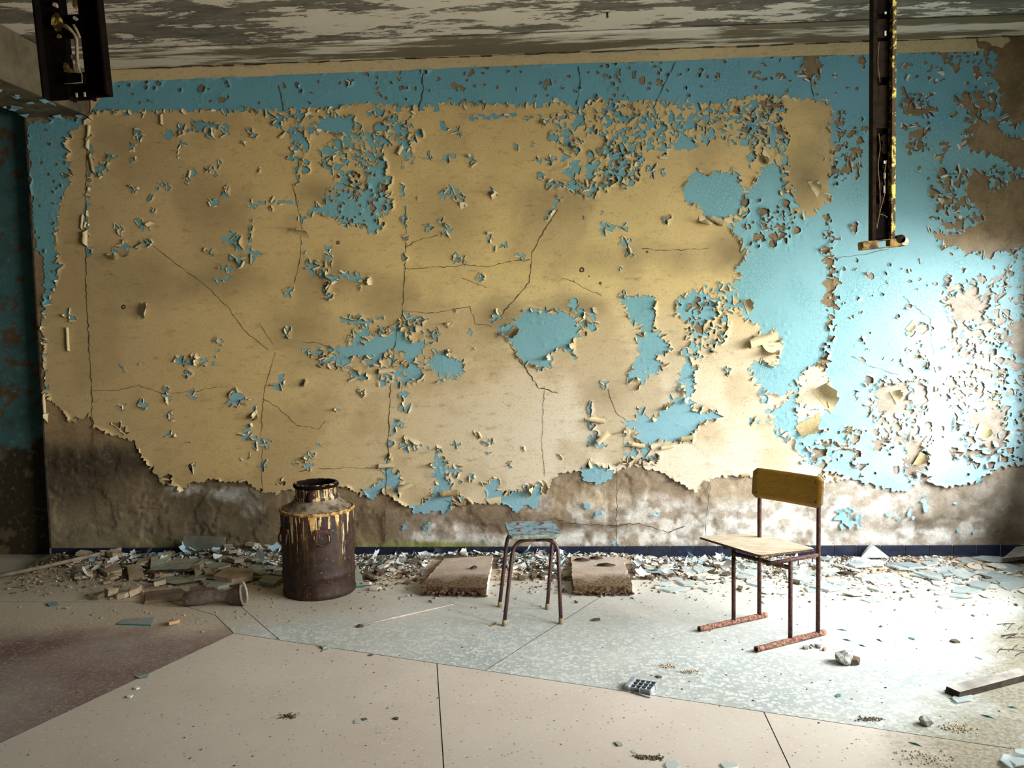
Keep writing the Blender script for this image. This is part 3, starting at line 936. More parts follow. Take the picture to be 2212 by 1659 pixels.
def scatter_tears(sdf, rolls, poly, per, r0, r1):
    p = np.asarray(poly, float)
    n = int(poly_area(poly) / per)
    k = tries = 0
    while k < n and tries < n * 8:
        tries += 1
        x, y = random.uniform(p[:, 0].min(), p[:, 0].max()), random.uniform(p[:, 1].min(), p[:, 1].max())
        if inpoly(np.array([x]), np.array([y]), poly)[0]:
            tear(sdf, rolls, x, y, r0 + (r1 - r0) * random.random() ** 2, random.choice((1, 2, 2, 3)), roll_p=0.55, second=0.12)
            k += 1


def edge_tears(sdf, rolls, poly, step, r0, r1, inward, skip=None):
    """triangular bites along an outline, pointing into the coat that is left"""
    for (x0, y0), (x1, y1) in zip(poly, poly[1:] + poly[:1]):
        L = math.hypot(x1 - x0, y1 - y0)
        if L < 1:
            continue
        nx, ny = (y1 - y0) / L, -(x1 - x0) / L
        mx, my = (x0 + x1) / 2, (y0 + y1) / 2
        if bool(inpoly(np.array([mx + nx * 2]), np.array([my + ny * 2]), poly)[0]) != inward:
            nx, ny = -nx, -ny
        t_ = random.uniform(0, step)
        while t_ < L:
            x, y = x0 + (x1 - x0) * t_ / L, y0 + (y1 - y0) * t_ / L
            t_ += step * random.uniform(0.5, 1.6)
            if skip and random.random() < skip(x, y):
                continue
            r = r0 + (r1 - r0) * random.random() ** 2
            a = math.atan2(ny, nx) + random.uniform(-0.7, 0.7)
            tear(sdf, rolls, x - nx * 3, y - ny * 3, r, 1, a, second=0.25)


random.seed(5)
SDB, SDU = new_sdf(), new_sdf()
for x, y, r in BLOB:
    tear(SDB, ROLLS_B, x, y, r * 0.95, 2 if r < 8 else random.choice((3, 3, 4)), random.choice((None, 1.4)))
for p, dm, df in CLUST:
    scatter_tears(SDB, ROLLS_B, p, 330 / (0.5 + dm), 4.5, 12)
edge_tears(SDB, ROLLS_B, BEIGE, 15, 5, 13, True, lambda x, y: 0.88 if y > 1000 or (y > 880 and x < 340) else 0.1)
for p in PATCH:
    edge_tears(SDB, ROLLS_B, p, 15, 5, 13, False)
for x, y, r in BBLOB:
    tear(SDU, ROLLS_U, x, y, r * 0.8, 2, None)
for p, dm, df in BCLUST:
    if dm > 0.15:
        scatter_tears(SDU, ROLLS_U, p, 420 / (0.5 + dm), 4.5, 13)
    elif dm < 0.05:
        scatter_tears(SDU, ROLLS_U, p, 4200, 3, 6)
for p in BHOLE_P:
    edge_tears(SDU, ROLLS_U, p, 14, 5, 14, False)
CLUST = [(p, dm * 0.5, df * 0.7) for p, dm, df in CLUST]
BCLUST = [(p, dm * (0.55 if dm > 0.1 else 0.5), df * 0.7) for p, dm, df in BCLUST]
BLOB = [(x, y, r * 0.6) for x, y, r in BLOB]
BBLOB = [(x, y, r * 0.8) for x, y, r in BBLOB]

beige_in = VF.look(cell_cov(VF, [BEIGE], warp=7.0))
hole_f = VF.look(cell_cov(VF, PATCH, BLOB, STROKE, warp=6.0))
cm_h, cm_c = clust_cov(VM, CLUST, 0)
cf_h, cf_c = clust_cov(VF, CLUST, 1)
beige = beige_in & ~hole_f & ~VM.look(cm_h) & ~(VF.look(cf_h) & VM.look(cm_c))
beige &= SDB < 0
clus_b = VM.look(cm_c)

patch_low = VF.look(cell_cov(VF, PATCH[9:13], warp=6.0))
blue_in = VF.look(cell_cov(VF, [BLUE], warp=5.0))
line = np.interp(PX, [60, 192, 244, 548, 850, 1150, 1371, 1612, 1725, 2220], [262, 248, 178, 165.5, 153, 141, 134, 126, 122, 108])
blue_in = np.where(PX < 1700, inpoly(PX, PY, BLUE), blue_in) if False else blue_in
blue_in = blue_in | ((PY > line) & (PY < 232) & (PX > 195) & (PX < 1700))
blue_in &= (PY > line)
bm_h, bm_c = clust_cov(VM, BCLUST[:-1], 0)
bf_h, bf_c = clust_cov(VF, BCLUST, 1)
bh = VF.look(cell_cov(VF, BHOLE_P, BBLOB, warp=6.0))
BEXTRA = [(873, 1138, 6), (922, 1137, 8), (1267, 1092, 7), (1293, 1110, 8), (1416, 1112, 5), (1328, 1177, 9), (1815, 1115, 14), (1835, 1104, 12), (1850, 1128, 14), (1825, 1135, 10), (1995, 1080, 9), (2000, 1100, 8), (1965, 1110, 8),
          (1940, 1118, 8), (1918, 1112, 6), (2068, 1085, 6), (2070, 1145, 5), (2105, 1150, 5), (1050, 1165, 5), (905, 1100, 8), (895, 1092, 7), (1000, 1082, 10)]
extra_blue = VF.look(cell_cov(VF, (), BEXTRA, warp=6.0))
blue = (blue_in | patch_low | extra_blue) & ~bh & ~VM.look(bm_h) & ~(VF.look(bf_h) & VF.look(bf_c))
blue &= SDU < 0
clus_u = VM.look(clust_cov(VM, BCLUST[:16], 0)[1])
# the blue coat is only kept where it can be seen
near_hole = blur(~beige, 6) > 0.0
blue_vis = blue & near_hole
band = (PY < line - 0) & (PX > 196) & (PX < 2085 + 150 * fbm(X2, Z2, 7.0, 3, 777))      # plain cream strip above the blue

# ---- heights (metres in front of the plaster)
def sheet_height(mask, base, amp, clus, seed, n_lift):
    f3, f7 = blur(mask, 2), blur(mask, 6)
    e = 1 - sstep(0.45, 1.0, f7)
    e2 = 1 - sstep(0.5, 1.0, f3)
    a = np.clip((fbm(X2, Z2, 9.0, 3, seed) - n_lift) * 4.5, 0, 1)
    h = base + a * amp * (0.55 * e ** 2 + 0.75 * e2)
    V = VM
    g1 = V.look(V.rnd) * 6.283
    tl = (V.look(V.rn2) ** 2) * 0.42
    d = (X2 - V.look(V.cx)) * np.cos(g1) + (Z2 - V.look(V.cz)) * np.sin(g1)
    tilt = np.clip(d * tl, -0.001, 0.012) + 0.004 * V.look(V.rn2)
    h = h + np.where(clus, tilt * np.clip(e * 3, 0, 1), 0)
    flat = (f7 > 0.9999) & ~clus
    h[flat] = base
    return h, flat


hb, flat_b = sheet_height(beige, 0.004, 0.014, clus_b, 71, 0.52)
bz_ = PY < line + 6
hb[bz_] = 0.004
flat_b |= bz_ & band
hu, flat_u = sheet_height(blue, 0.0018, 0.011, clus_u, 91, 0.48)
hu = np.minimum(hu, np.where(beige, 0.0025, 1.0))


def march(mask, hgt, flat, sdf):
    f = mask.astype(np.float64)
    f = blur(f, 1)
    f = 0.35 * f + 0.65 * mask
    f = np.minimum(f + np.where((sdf > -3) & (sdf < 0), 0.3, 0.0), np.clip(0.5 - sdf / 3.0, 0, 1))
    ins = f >= 0.5
    N, NH = NX * NZ, (NX - 1) * NZ
    c0, c1, c2, c3 = ins[:-1, :-1], ins[:-1, 1:], ins[1:, 1:], ins[1:, :-1]
    code = c0 * 1 + c1 * 2 + c2 * 4 + c3 * 8
    # merge flat 4x4 blocks
    faces = {}
    by, bx = (NZ - 1) // 4, (NX - 1) // 4
    full = (code == 15)[:by * 4, :bx * 4].reshape(by, 4, bx, 4).all(axis=(1, 3))
    fl_c = flat[:-1, :-1] & flat[1:, 1:] & flat[:-1, 1:] & flat[1:, :-1]
    full &= fl_c[:by * 4, :bx * 4].reshape(by, 4, bx, 4).all(axis=(1, 3))
    bj, bi = np.nonzero(full)
    j, i = bj * 4, bi * 4
    quads = [np.stack([j * NX + i, j * NX + i + 4, (j + 4) * NX + i + 4, (j + 4) * NX + i], 1)]
    done = np.zeros(code.shape, bool)
    done[:by * 4, :bx * 4] = np.repeat(np.repeat(full, 4, 0), 4, 1)
    for cs in range(1, 16):
        jj, ii = np.nonzero((code == cs) & ~done)
        if not len(jj):
            continue
        cor = [jj * NX + ii, jj * NX + ii + 1, (jj + 1) * NX + ii + 1, (jj + 1) * NX + ii]
        edg = [N + jj * (NX - 1) + ii, N + NH + jj * NX + ii + 1, N + (jj + 1) * (NX - 1) + ii, N + NH + jj * NX + ii]
        poly = []
        for k in range(4):
            a, b = (cs >> k) & 1, (cs >> ((k + 1) % 4)) & 1
            if a:
                poly.append(cor[k])
            if a != b:
                poly.append(edg[k])
        faces.setdefault(len(poly), []).append(np.stack(poly, 1))
    faces.setdefault(4, []).extend(quads)
    fl_ = [np.concatenate(v) for k, v in sorted(faces.items())]
    with np.errstate(divide='ignore', invalid='ignore'):
        th = np.clip((0.5 - f[:, :-1]) / (f[:, 1:] - f[:, :-1]), 0, 1)
        tv = np.clip((0.5 - f[:-1]) / (f[1:] - f[:-1]), 0, 1)
    th, tv = np.nan_to_num(th, nan=0.5), np.nan_to_num(tv, nan=0.5)

    def allv(A):
        hE = A[:, :-1] * (1 - th) + A[:, 1:] * th
        vE = A[:-1] * (1 - tv) + A[1:] * tv
        return np.concatenate([A.ravel(), hE.ravel(), vE.ravel()])
    used = np.unique(np.concatenate([q.ravel() for q in fl_]))
    remap = np.zeros(N + NH + NX * (NZ - 1), np.int64)
    remap[used] = np.arange(len(used))
    fl_ = [remap[q] for q in fl_]
    g0, g1 = np.gradient(blur(mask, 2))
    bd = used >= N
    get = lambda A: allv(A)[used]
    return fl_, get, bd, (g1, g0)


def colour_mix(shape, base):
    return np.broadcast_to(np.array(base, float), shape + (3,)).copy()


def blend(cl, w, c):
    w = np.clip(w, 0, 1)[..., None]
    return cl * (1 - w) + np.array(c, float) * w


def spot(x, y, rx, ry=None, p=1.0):
    ry = ry or rx
    d = np.hypot((PX - x) / rx, (PY - y) / ry)
    d = d + (WRP - 0.5) * 0.9
    return np.clip(1.25 - d, 0, 1) ** p


WRP = fbm(X2, Z2, 6.0, 4, 201)
FB2 = fbm(X2, Z2, 2.2, 5, 211)

# beige coat colours: ochre in the middle, browner left, low right paled to paint in overexposure; old smoke and damp stains
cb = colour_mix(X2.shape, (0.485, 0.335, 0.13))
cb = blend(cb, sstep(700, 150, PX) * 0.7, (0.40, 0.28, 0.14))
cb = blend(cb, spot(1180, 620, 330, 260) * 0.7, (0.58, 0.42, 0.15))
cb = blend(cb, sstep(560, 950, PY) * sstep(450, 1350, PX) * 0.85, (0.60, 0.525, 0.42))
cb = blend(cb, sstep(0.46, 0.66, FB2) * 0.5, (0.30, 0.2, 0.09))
for (x, y, rx, ry, w) in [(1740, 400, 55, 90, 0.75), (1575, 545, 70, 45, 0.7), (1700, 640, 60, 40, 0.3), (480, 590, 90, 60, 0.5), (700, 600, 110, 60, 0.5), (690, 420, 60, 40, 0.5), (960, 470, 90, 80, 0.35),
                          (840, 650, 70, 60, 0.4), (1240, 660, 90, 30, 0.6), (1080, 690, 60, 50, 0.5), (1190, 440, 90, 60, 0.3), (310, 610, 110, 70, 0.35), (650, 700, 90, 60, 0.4), (1290, 560, 110, 40, 0.3),
                          (470, 440, 80, 60, 0.3), (700, 760, 130, 60, 0.3), (1480, 560, 60, 40, 0.4), (1300, 850, 70, 40, 0.3), (250, 300, 60, 40, 0.3), (1450, 760, 40, 80, 0.25), (1420, 545, 80, 30, 0.25)]:
    cb = blend(cb, spot(x, y, rx, ry) * min(0.85, w * 1.3), (0.16, 0.11, 0.045))
cb = blend(cb, band * 1.0, (0.47, 0.36, 0.19))
cu = colour_mix(X2.shape, (0.15, 0.31, 0.31))
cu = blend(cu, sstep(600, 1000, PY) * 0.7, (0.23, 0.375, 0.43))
cu = blend(cu, sstep(1500, 1900, PX) * sstep(300, 600, PY) * 0.5, (0.22, 0.38, 0.395))  # this and the next: paler blue paints in the window-lit overexposure
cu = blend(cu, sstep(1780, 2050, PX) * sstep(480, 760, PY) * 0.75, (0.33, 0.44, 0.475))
cu = blend(cu, sstep(330, 240, PY) * 0.6, (0.085, 0.245, 0.315))  # darker top band paints in the dimmer light up there
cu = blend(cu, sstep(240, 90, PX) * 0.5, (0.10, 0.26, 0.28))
# plaster
cp = colour_mix(X2.shape, (0.27, 0.18, 0.09))
low = sstep(930, 1010, PY)
cp = blend(cp, sstep(1800, 1950, PX) * sstep(480, 620, PY), (0.40, 0.33, 0.26))
EFF = sstep(0.36, 0.6, fbm(X2, Z2, 14.0, 5, 611))
cp = blend(cp, low * sstep(900, 500, PX), (0.21, 0.15, 0.085))
cp = blend(cp, low * sstep(600, 1000, PX), (0.265, 0.19, 0.12))
cp = blend(cp, low * sstep(1350, 1650, PX) * 0.7, (0.32, 0.26, 0.2))
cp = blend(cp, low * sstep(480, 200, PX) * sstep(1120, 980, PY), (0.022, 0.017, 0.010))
cp = blend(cp, low * sstep(600, 150, PX) * sstep(1060, 1170, PY) * 0.75, (0.26, 0.215, 0.135))
for (x, y, rx, ry, w) in [(150, 1030, 70, 70, 0.8), (240, 980, 60, 50, 0.6), (420, 1080, 60, 40, 0.6), (1040, 1140, 160, 45, 0.45), (1230, 1150, 100, 30, 0.4), (780, 1120, 60, 40, 0.4), (1980, 1135, 70, 28, 0.85), (2150, 1110, 110, 50, 0.55), (2190, 1160, 90, 30, 0.7)]:
    cp = blend(cp, low * spot(x, y, rx, ry) * w, (0.075, 0.05, 0.028))  # the last two spots, far right, paint in the window sill's shade
for (x, y, rx, ry, w) in [(930, 1150, 60, 40, 0.9), (965, 1160, 90, 25, 0.8), (1150, 1085, 45, 30, 0.9), (1290, 1100, 70, 40, 0.9), (1250, 1165, 170, 22, 0.95), (1420, 1110, 90, 40, 0.8), (1480, 1160, 140, 28, 0.95), (1600, 1130, 110, 45, 0.9),
                          (1720, 1130, 130, 60, 0.8), (1840, 1090, 110, 60, 0.7), (1860, 1165, 200, 18, 0.9), (2010, 1160, 60, 20, 0.7), (2080, 1140, 60, 22, 0.8), (500, 1070, 50, 14, 0.8), (545, 1095, 22, 22, 0.8), (395, 1060, 45, 12, 0.6), (1110, 1170, 150, 18, 0.8),
                          (1960, 1080, 60, 50, 0.6), (2120, 1080, 60, 40, 0.35)]:
    cp = blend(cp, low * spot(x, y, rx, ry, 0.6) * w * (0.15 + 0.85 * EFF), (0.68, 0.63, 0.56))
cp = blend(cp, low * spot(1270, 1075, 90, 30) * 0.6, (0.44, 0.32, 0.18))
cp = blend(cp, low * spot(1570, 1060, 110, 30) * 0.5, (0.44, 0.33, 0.2))
cp = blend(cp, sstep(1160, 1182, PY) * (spot(880, 1178, 130, 16) + spot(990, 1182, 90, 14) + spot(360, 1165, 160, 14)), (0.26, 0.27, 0.07))
cp = blend(cp, sstep(330, 100, PY) * sstep(2120, 2200, PX) * 0.6, (0.16, 0.11, 0.06))

# plaster body, 12 mm grid with broken steps in the bare zone
s2 = slice(None, None, 2)
xs, zs, cps = X2[s2, s2], Z2[s2, s2], cp[s2, s2]
lows = low[s2, s2]
hp = -0.004 - lows * (0.006 * sstep(0.47, 0.51, fbm(xs, zs, 3.0, 6, 301)) + 0.005 * sstep(0.5, 0.54, fbm(xs, zs, 5.0, 6, 321)) + 0.003 * fbm(xs, zs, 40.0, 2, 331))
nz_, nx_ = xs.shape
ii, jj = np.meshgrid(np.arange(nx_ - 1), np.arange(nz_ - 1))
q = np.stack([jj * nx_ + ii, jj * nx_ + ii + 1, (jj + 1) * nx_ + ii + 1, (jj + 1) * nx_ + ii], -1).reshape(-1, 4)
wall_back = struct(np_mesh('wall_back', np.stack([xs.ravel(), -hp.ravel(), zs.ravel()], 1), [q], M['plaster'], col=cps.reshape(-1, 3)))
bmx = bmesh.new()
box(bmx, ((XL + XR) / 2, 0.17, ROOM_H / 2), (XR - XL, 0.26, ROOM_H))
mesh_obj('masonry_core', bmx, M['room'], wall_back)


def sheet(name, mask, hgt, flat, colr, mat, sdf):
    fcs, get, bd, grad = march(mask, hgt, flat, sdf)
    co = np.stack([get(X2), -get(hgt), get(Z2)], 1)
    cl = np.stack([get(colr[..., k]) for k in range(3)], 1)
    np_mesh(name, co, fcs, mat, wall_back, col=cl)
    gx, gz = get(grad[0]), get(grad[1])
    return co[bd], np.stack([gx[bd], gz[bd]], 1)


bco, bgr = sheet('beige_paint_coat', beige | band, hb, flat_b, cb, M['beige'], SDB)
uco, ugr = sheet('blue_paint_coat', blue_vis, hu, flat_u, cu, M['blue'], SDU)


# ---- curled flakes along the torn edges
def flake_mesh(wd_tip, ln, turn, nl=7, nw=3, skew=0.0, ragged=0.12):
    """root edge on local x (width 1), starts along +y and curls towards +z and back"""
    v, f = [], []
    r = ln / turn
    ph = random.random() * 6
    for a in range(nl + 1):
        t_ = a / nl
        th = t_ * turn
        w = 1 + (wd_tip - 1) * t_
        for b in range(nw + 1):
            s_ = b / nw - 0.5
            rg = 1 + ragged * math.sin(ph + b * 2.3 + a * 1.1) * t_
            v.append((s_ * w + skew * t_, r * math.sin(th) * rg, r * (1 - math.cos(th)) * rg))
    for a in range(nl):
        for b in range(nw):
            k = a * (nw + 1) + b
            f.append((k, k + 1, k + nw + 2, k + nw + 1))
    return np.array(v), f


FV = []
for _ in range(10):
    FV.append(flake_mesh(random.uniform(0.6, 0.95), random.uniform(0.55, 0.9), random.uniform(3.6, 5.6), skew=random.uniform(-0.15, 0.15)))   # rolls
for _ in range(10):
    FV.append(flake_mesh(random.uniform(0.02, 0.3), random.uniform(0.7, 1.3), random.uniform(2.2, 3.2), skew=random.uniform(-0.35, 0.35)))   # folded tips
for _ in range(6):
    FV.append(flake_mesh(random.uniform(0.2, 0.7), random.uniform(0.5, 0.9), random.uniform(1.0, 1.9), skew=random.uniform(-0.3, 0.3)))      # standing tips


NB = len(FV)
for _ in range(14):
    FV.append(flake_mesh(random.uniform(0.35, 0.95), random.uniform(0.22, 0.42), random.uniform(2.6, 5.6), skew=random.uniform(-0.12, 0.12)))      # long thin rolls
for _ in range(8):
    FV.append(flake_mesh(random.uniform(0.02, 0.4), random.uniform(0.4, 0.75), random.uniform(1.6, 2.9), skew=random.uniform(-0.3, 0.3)))


def on_mask(mask, P):
    i, j = int(round((P.x - XL) / H)), int(round(P.z / H))
    return 0 <= i < NX and 0 <= j < NZ and bool(mask[j, i])


def roll_frames(rolls, mask):
    out = []
    for c_, p1, p2 in rolls:
        A, B, D = wl(*c_), wl(*p1), wl(*p2)
        e_ = B - A
        s_ = e_.length
        if s_ < 0.008:
            continue
        mid = (A + B) / 2
        x_ = e_.normalized()
        hd = (D - mid) - x_ * (D - mid).dot(x_)
        if hd.length < 1e-5:
            continue
        hd.normalize()
        if not on_mask(mask, mid - hd * 0.010):
            continue
        zz = Vector((0, -1, 0))
        out.append((Vector((mid.x, -0.0045, mid.z)) - hd * 0.002, hd.cross(zz), hd, zz, s_ * random.uniform(0.8, 1.0), NB + random.randrange(22)))
    return out


def pick_sites(co, gr, cell, keep):
    ok = np.hypot(gr[:, 0], gr[:, 1]) > 0.02
    co, gr = co[ok], gr[ok]
    perm = RNG.permutation(len(co))
    key = (np.floor(co[perm, 0] / cell).astype(np.int64) * 100003 + np.floor(co[perm, 2] / cell).astype(np.int64))
    _, first = np.unique(key, return_index=True)
    sel = perm[first]
    sel = sel[RNG.random(len(sel)) < keep]
    return co[sel], gr[sel]


def flake_frames(co, gr, smin, smax, power):
    out = []
    for (x, y, z), (gx, gz) in zip(co, gr):
        L = math.hypot(gx, gz)
        hd = Vector((-gx / L, 0, -gz / L))
        an = random.uniform(-0.5, 0.5)
        zz = Vector((0, -1, 0))
        hd = Matrix.Rotation(an, 3, zz) @ hd
        xx = hd.cross(zz)
        s_ = smin + (smax - smin) * random.random() ** power
        out.append((Vector((x, y, z)) - hd * 0.004, xx, hd, zz, s_, random.randrange(NB)))
    return out


def zone_filter(co, gr, f):
    px, py = to_px(co[:, 0], co[:, 1], co[:, 2])
    w = f(px, py)
    k = RNG.random(len(co)) < w
    return co[k], gr[k]


ln_ = lambda px: np.interp(px, [60, 192, 244, 548, 850, 1150, 1371, 1612, 1725, 2220], [262, 248, 178, 165.5, 153, 141, 134, 126, 122, 108])
sb = pick_sites(bco, bgr, 0.042, 0.35)
sb = zone_filter(*sb, lambda px, py: np.where(py < ln_(px) + 6, 0.0, np.where((py > 1010) & (px > 560), 0.30, np.where((py > 930) & (px < 560), 0.25, 0.85))))
su = pick_sites(uco, ugr, 0.042, 0.4)
su = zone_filter(*su, lambda px, py: np.where((px > 1720) & (py > 140) & (py < 1040), 0.85, 0.0))
fb = flake_frames(*sb, 0.011, 0.062, 2.6)
fu = flake_frames(*su, 0.010, 0.046, 2.4)

rb = [f_ for f_ in roll_frames(ROLLS_B, beige)]
ru = [f_ for f_ in roll_frames(ROLLS_U, blue & ~beige)]
fr = [(s_[4], 0, s_) for s_ in fb + rb] + [(s_[4], 1, s_) for s_ in ru]
fr += []
fr += [(s_[4], 1, s_) for s_ in fu]
# the largest loose pieces stand where the photograph shows them: x, y, direction (deg, photo), size in px
for (x, y, dg, sz, var) in [(300, 672, 15, 52, 22), (148, 735, 0, 62, 103), (652, 510, -70, 42, 12), (1640, 735, 70, 62, 3), (1668, 742, 110, 60, 13), (1285, 905, 100, 52, 2), (1300, 945, 50, 40, 4), (1775, 870, -40, 74, 20),
                            (1745, 905, 60, 70, 21), (1100, 715, 40, 40, 20), (1545, 475, 120, 46, 2), (1528, 470, 110, 40, 14), (835, 800, 80, 42, 1), (970, 1060, 85, 52, 5), (835, 1005, 85, 44, 6), (880, 1050, 70, 48, 7), (1065, 1075, 80, 40, 12),
                            (1140, 1060, 10, 40, 11), (1170, 1050, 10, 34, 21), (97, 872, 0, 66, 101), (98, 905, 10, 40, 15), (192, 300, 8, 66, 104), (200, 355, -10, 70, 105), (186, 515, 4, 56, 106), (178, 480, 10, 44, 107), (350, 258, 0, 36, 108), (265, 545, 70, 40, 16), (1610, 665, -20, 36, 20),
                            (1965, 700, 40, 30, 21), (1980, 990, 30, 36, 22), (2110, 930, 20, 40, 23), (1930, 860, -30, 36, 24), (1755, 410, -30, 44, 13), (1660, 335, 150, 40, 12), (1480, 945, 80, 36, 0), (1440, 965, 80, 34, 1), (1375, 960, 100, 44, 2)]:
    P = wl(x, y, -0.006)
    a = R(dg)
    hd = Vector((math.cos(a), 0, -math.sin(a)))
    zz = Vector((0, -1, 0))
    fr.append((1.0, 0, (P, hd.cross(zz), hd, zz, sz / 300.0 * 0.8, var if var < 100 else NB + var - 100)))
fr.sort(key=lambda a: -a[0])
print('flakes', len(fr), 'beige', len(fb), 'blue', len(fu))

MESHES = {}


def var_mesh(k, mat):
    if (k, mat) not in MESHES:
        me = bpy.data.meshes.new('paint_flake')
        me.from_pydata([tuple(p) for p in FV[k][0]], [], FV[k][1])
        me.shade_smooth()
        me.materials.append(M[mat])
        MESHES[(k, mat)] = me
    return MESHES[(k, mat)]


rest = {}
for n, (_, kind, (P, xx, hd, zz, s_, k)) in enumerate(fr):
    px, py = to_px(P[0], P[1], P[2])
    if kind == 0:
        mat = random.choice(['curl', 'curl', 'curl', 'curl_dark'])
    else:
        mat = random.choice(['curl_white', 'curl_white', 'curl_blue', 'curl_dark'])
    if n < 300:
        o = bpy.data.objects.new('paint_flake', var_mesh(k, mat))
        C.objects.link(o)
        o.parent = wall_back
        mt = Matrix.Identity(4)
        for i in range(3):
            mt[i][0], mt[i][1], mt[i][2], mt[i][3] = xx[i] * s_, hd[i] * s_, zz[i] * s_, P[i]
        o.matrix_world = mt
    else:
        B = np.array([list(xx), list(hd), list(zz)]) * s_
        rest.setdefault(mat, []).append((FV[k][0] @ B + np.array(P), np.array(FV[k][1])))
for mat, lst in rest.items():
    off, cs, fs = 0, [], []
    for v, f in lst:
        cs.append(v)
        fs.append(f + off)
        off += len(v)
    o = np_mesh('small_paint_flakes', np.concatenate(cs), [np.concatenate(fs)], M[mat], wall_back)
    o['kind'] = 'stuff'

# ---- cracks in the plaster and the coats
CRACK = [([(190, 250), (186, 400), (185, 520), (187, 640), (193, 760), (198, 850), (200, 930), (203, 1000), (206, 1100), (212, 1160)], 2.4),
         ([(603, 185), (612, 240)], 2.5), ([(632, 400), (645, 450), (652, 490), (648, 560), (636, 610)], 1.8), ([(913, 158), (914, 200), (905, 240)], 3.2),
         ([(875, 450), (877, 520), (875, 580), (872, 640), (868, 680), (852, 745), (847, 800), (842, 860)], 2.0), ([(842, 860), (840, 920), (836, 1000), (832, 1100), (829, 1176)], 2.4),
         ([(1249, 142), (1255, 180), (1245, 228)], 2.6), ([(1205, 452), (1175, 500), (1150, 545), (1143, 610), (1105, 655), (1082, 682)], 2.2), ([(1090, 725), (1120, 775), (1165, 838), (1206, 850)], 2.4),
         ([(1459, 135), (1432, 190), (1408, 240)], 2.0), ([(1750, 172), (1756, 205), (1762, 222)], 2.4), ([(1790, 462), (1793, 540), (1800, 620), (1803, 690)], 2.6),
         ([(330, 530), (380, 570), (440, 612), (492, 662), (530, 716), (582, 757)], 1.4), ([(1385, 535), (1420, 541), (1480, 540), (1530, 536)], 1.6),
         ([(868, 672), (940, 676), (985, 667), (1015, 663), (1028, 698), (1062, 705)], 1.4), ([(875, 535), (900, 520), (945, 508)], 1.6), ([(870, 581), (960, 577), (1010, 572), (1055, 576), (1100, 566), (1145, 560)], 1.5),
         ([(645, 1018), (700, 1012), (820, 1011)], 1.3), ([(1176, 835), (1172, 900), (1170, 960), (1176, 1030)], 1.2), ([(1312, 840), (1330, 890), (1352, 908)], 1.4),
         ([(1195, 1120), (1250, 1133), (1330, 1136), (1380, 1130), (1430, 1146), (1442, 1152), (1480, 1136)], 2.4), ([(1333, 1010), (1332, 1100), (1331, 1178)], 2.0), ([(1535, 1048), (1524, 1120), (1526, 1168)], 1.6),
         ([(595, 760), (574, 830), (565, 900), (566, 1010), (568, 1060)], 1.4), ([(570, 860), (600, 880), (640, 918), (690, 926), (702, 910)], 1.4), ([(200, 845), (260, 842), (300, 832), (350, 850), (420, 846), (470, 835)], 1.2),
         ([(735, 762), (690, 742), (650, 738)], 1.2), ([(1000, 600), (1030, 612), (1050, 622)], 1.2), ([(560, 700), (590, 745)], 1.1), ([(1116, 1110), (1112, 1150)], 1.6), ([(1092, 1088), (1112, 1128)], 3.0),
         ([(1010, 1090), (1040, 1140), (1060, 1178)], 1.3), ([(300, 1095), (345, 1100), (352, 1150)], 1.6), ([(430, 1110), (455, 1150), (470, 1170)], 2.0), ([(560, 1060), (575, 1100), (580, 1140)], 1.6), ([(750, 1110), (760, 1170)], 1.5),
         ([(1795, 560), (1870, 548), (1920, 538)], 1.1), ([(1950, 640), (2010, 690), (2016, 760), (2005, 830)], 1.2), ([(1840, 770), (1880, 790), (1940, 810)], 1.2), ([(960, 1080), (1000, 1100)], 1.2), ([(1215, 600), (1240, 610), (1300, 640)], 0.9)]
bmc = bmesh.new()


def crack(bm, pl, w, Y):
    pts = []
    for (x0, y0), (x1, y1) in zip(pl, pl[1:]):
        n = max(2, int(math.hypot(x1 - x0, y1 - y0) / 7))
        for k in range(n):
            t_ = k / n
            pts.append((x0 + (x1 - x0) * t_ + random.uniform(-1.8, 1.8), y0 + (y1 - y0) * t_ + random.uniform(-1.8, 1.8)))
    pts.append(pl[-1])
    prev = None
    for i, (x, y) in enumerate(pts):
        a, b = pts[max(0, i - 1)], pts[min(len(pts) - 1, i + 1)]
        L = math.hypot(b[0] - a[0], b[1] - a[1]) or 1
        nx, ny = -(b[1] - a[1]) / L, (b[0] - a[0]) / L
        ww = w * random.uniform(0.12, 0.5)
        p, q_ = bm.verts.new(wl(x + nx * ww, y + ny * ww, Y)), bm.verts.new(wl(x - nx * ww, y - ny * ww, Y))
        if prev:
            bm.faces.new((prev[0], prev[1], q_, p))
        prev = (p, q_)


for pl, w in CRACK:
    crack(bmc, pl, w, -0.0062 if pl[0][1] < 1000 else -0.004)
o = mesh_obj('hairline_cracks', bmc, M['crack'], wall_back)
o['kind'] = 'stuff'
# old nail holes
for (x, y, r) in [(1257, 583, 0.017), (1297, 612, 0.009), (1273, 597, 0.004), (1398, 544, 0.008), (1240, 607, 0.004), (730, 524, 0.012), (267, 663, 0.016)]:
    bm = bmesh.new()
    lathe(bm, [(r, 0.0), (r * 0.9, 0.002), (r * 0.55, 0.0025), (r * 0.35, -0.004), (0.0005, -0.006)], 10, wob=0.15)
    o = mesh_obj('nail_hole', bm, M['wood_dark'], wall_back)
    o.location = wl(x, y, -0.0045)
    o.rotation_euler = (R(90), 0, 0)

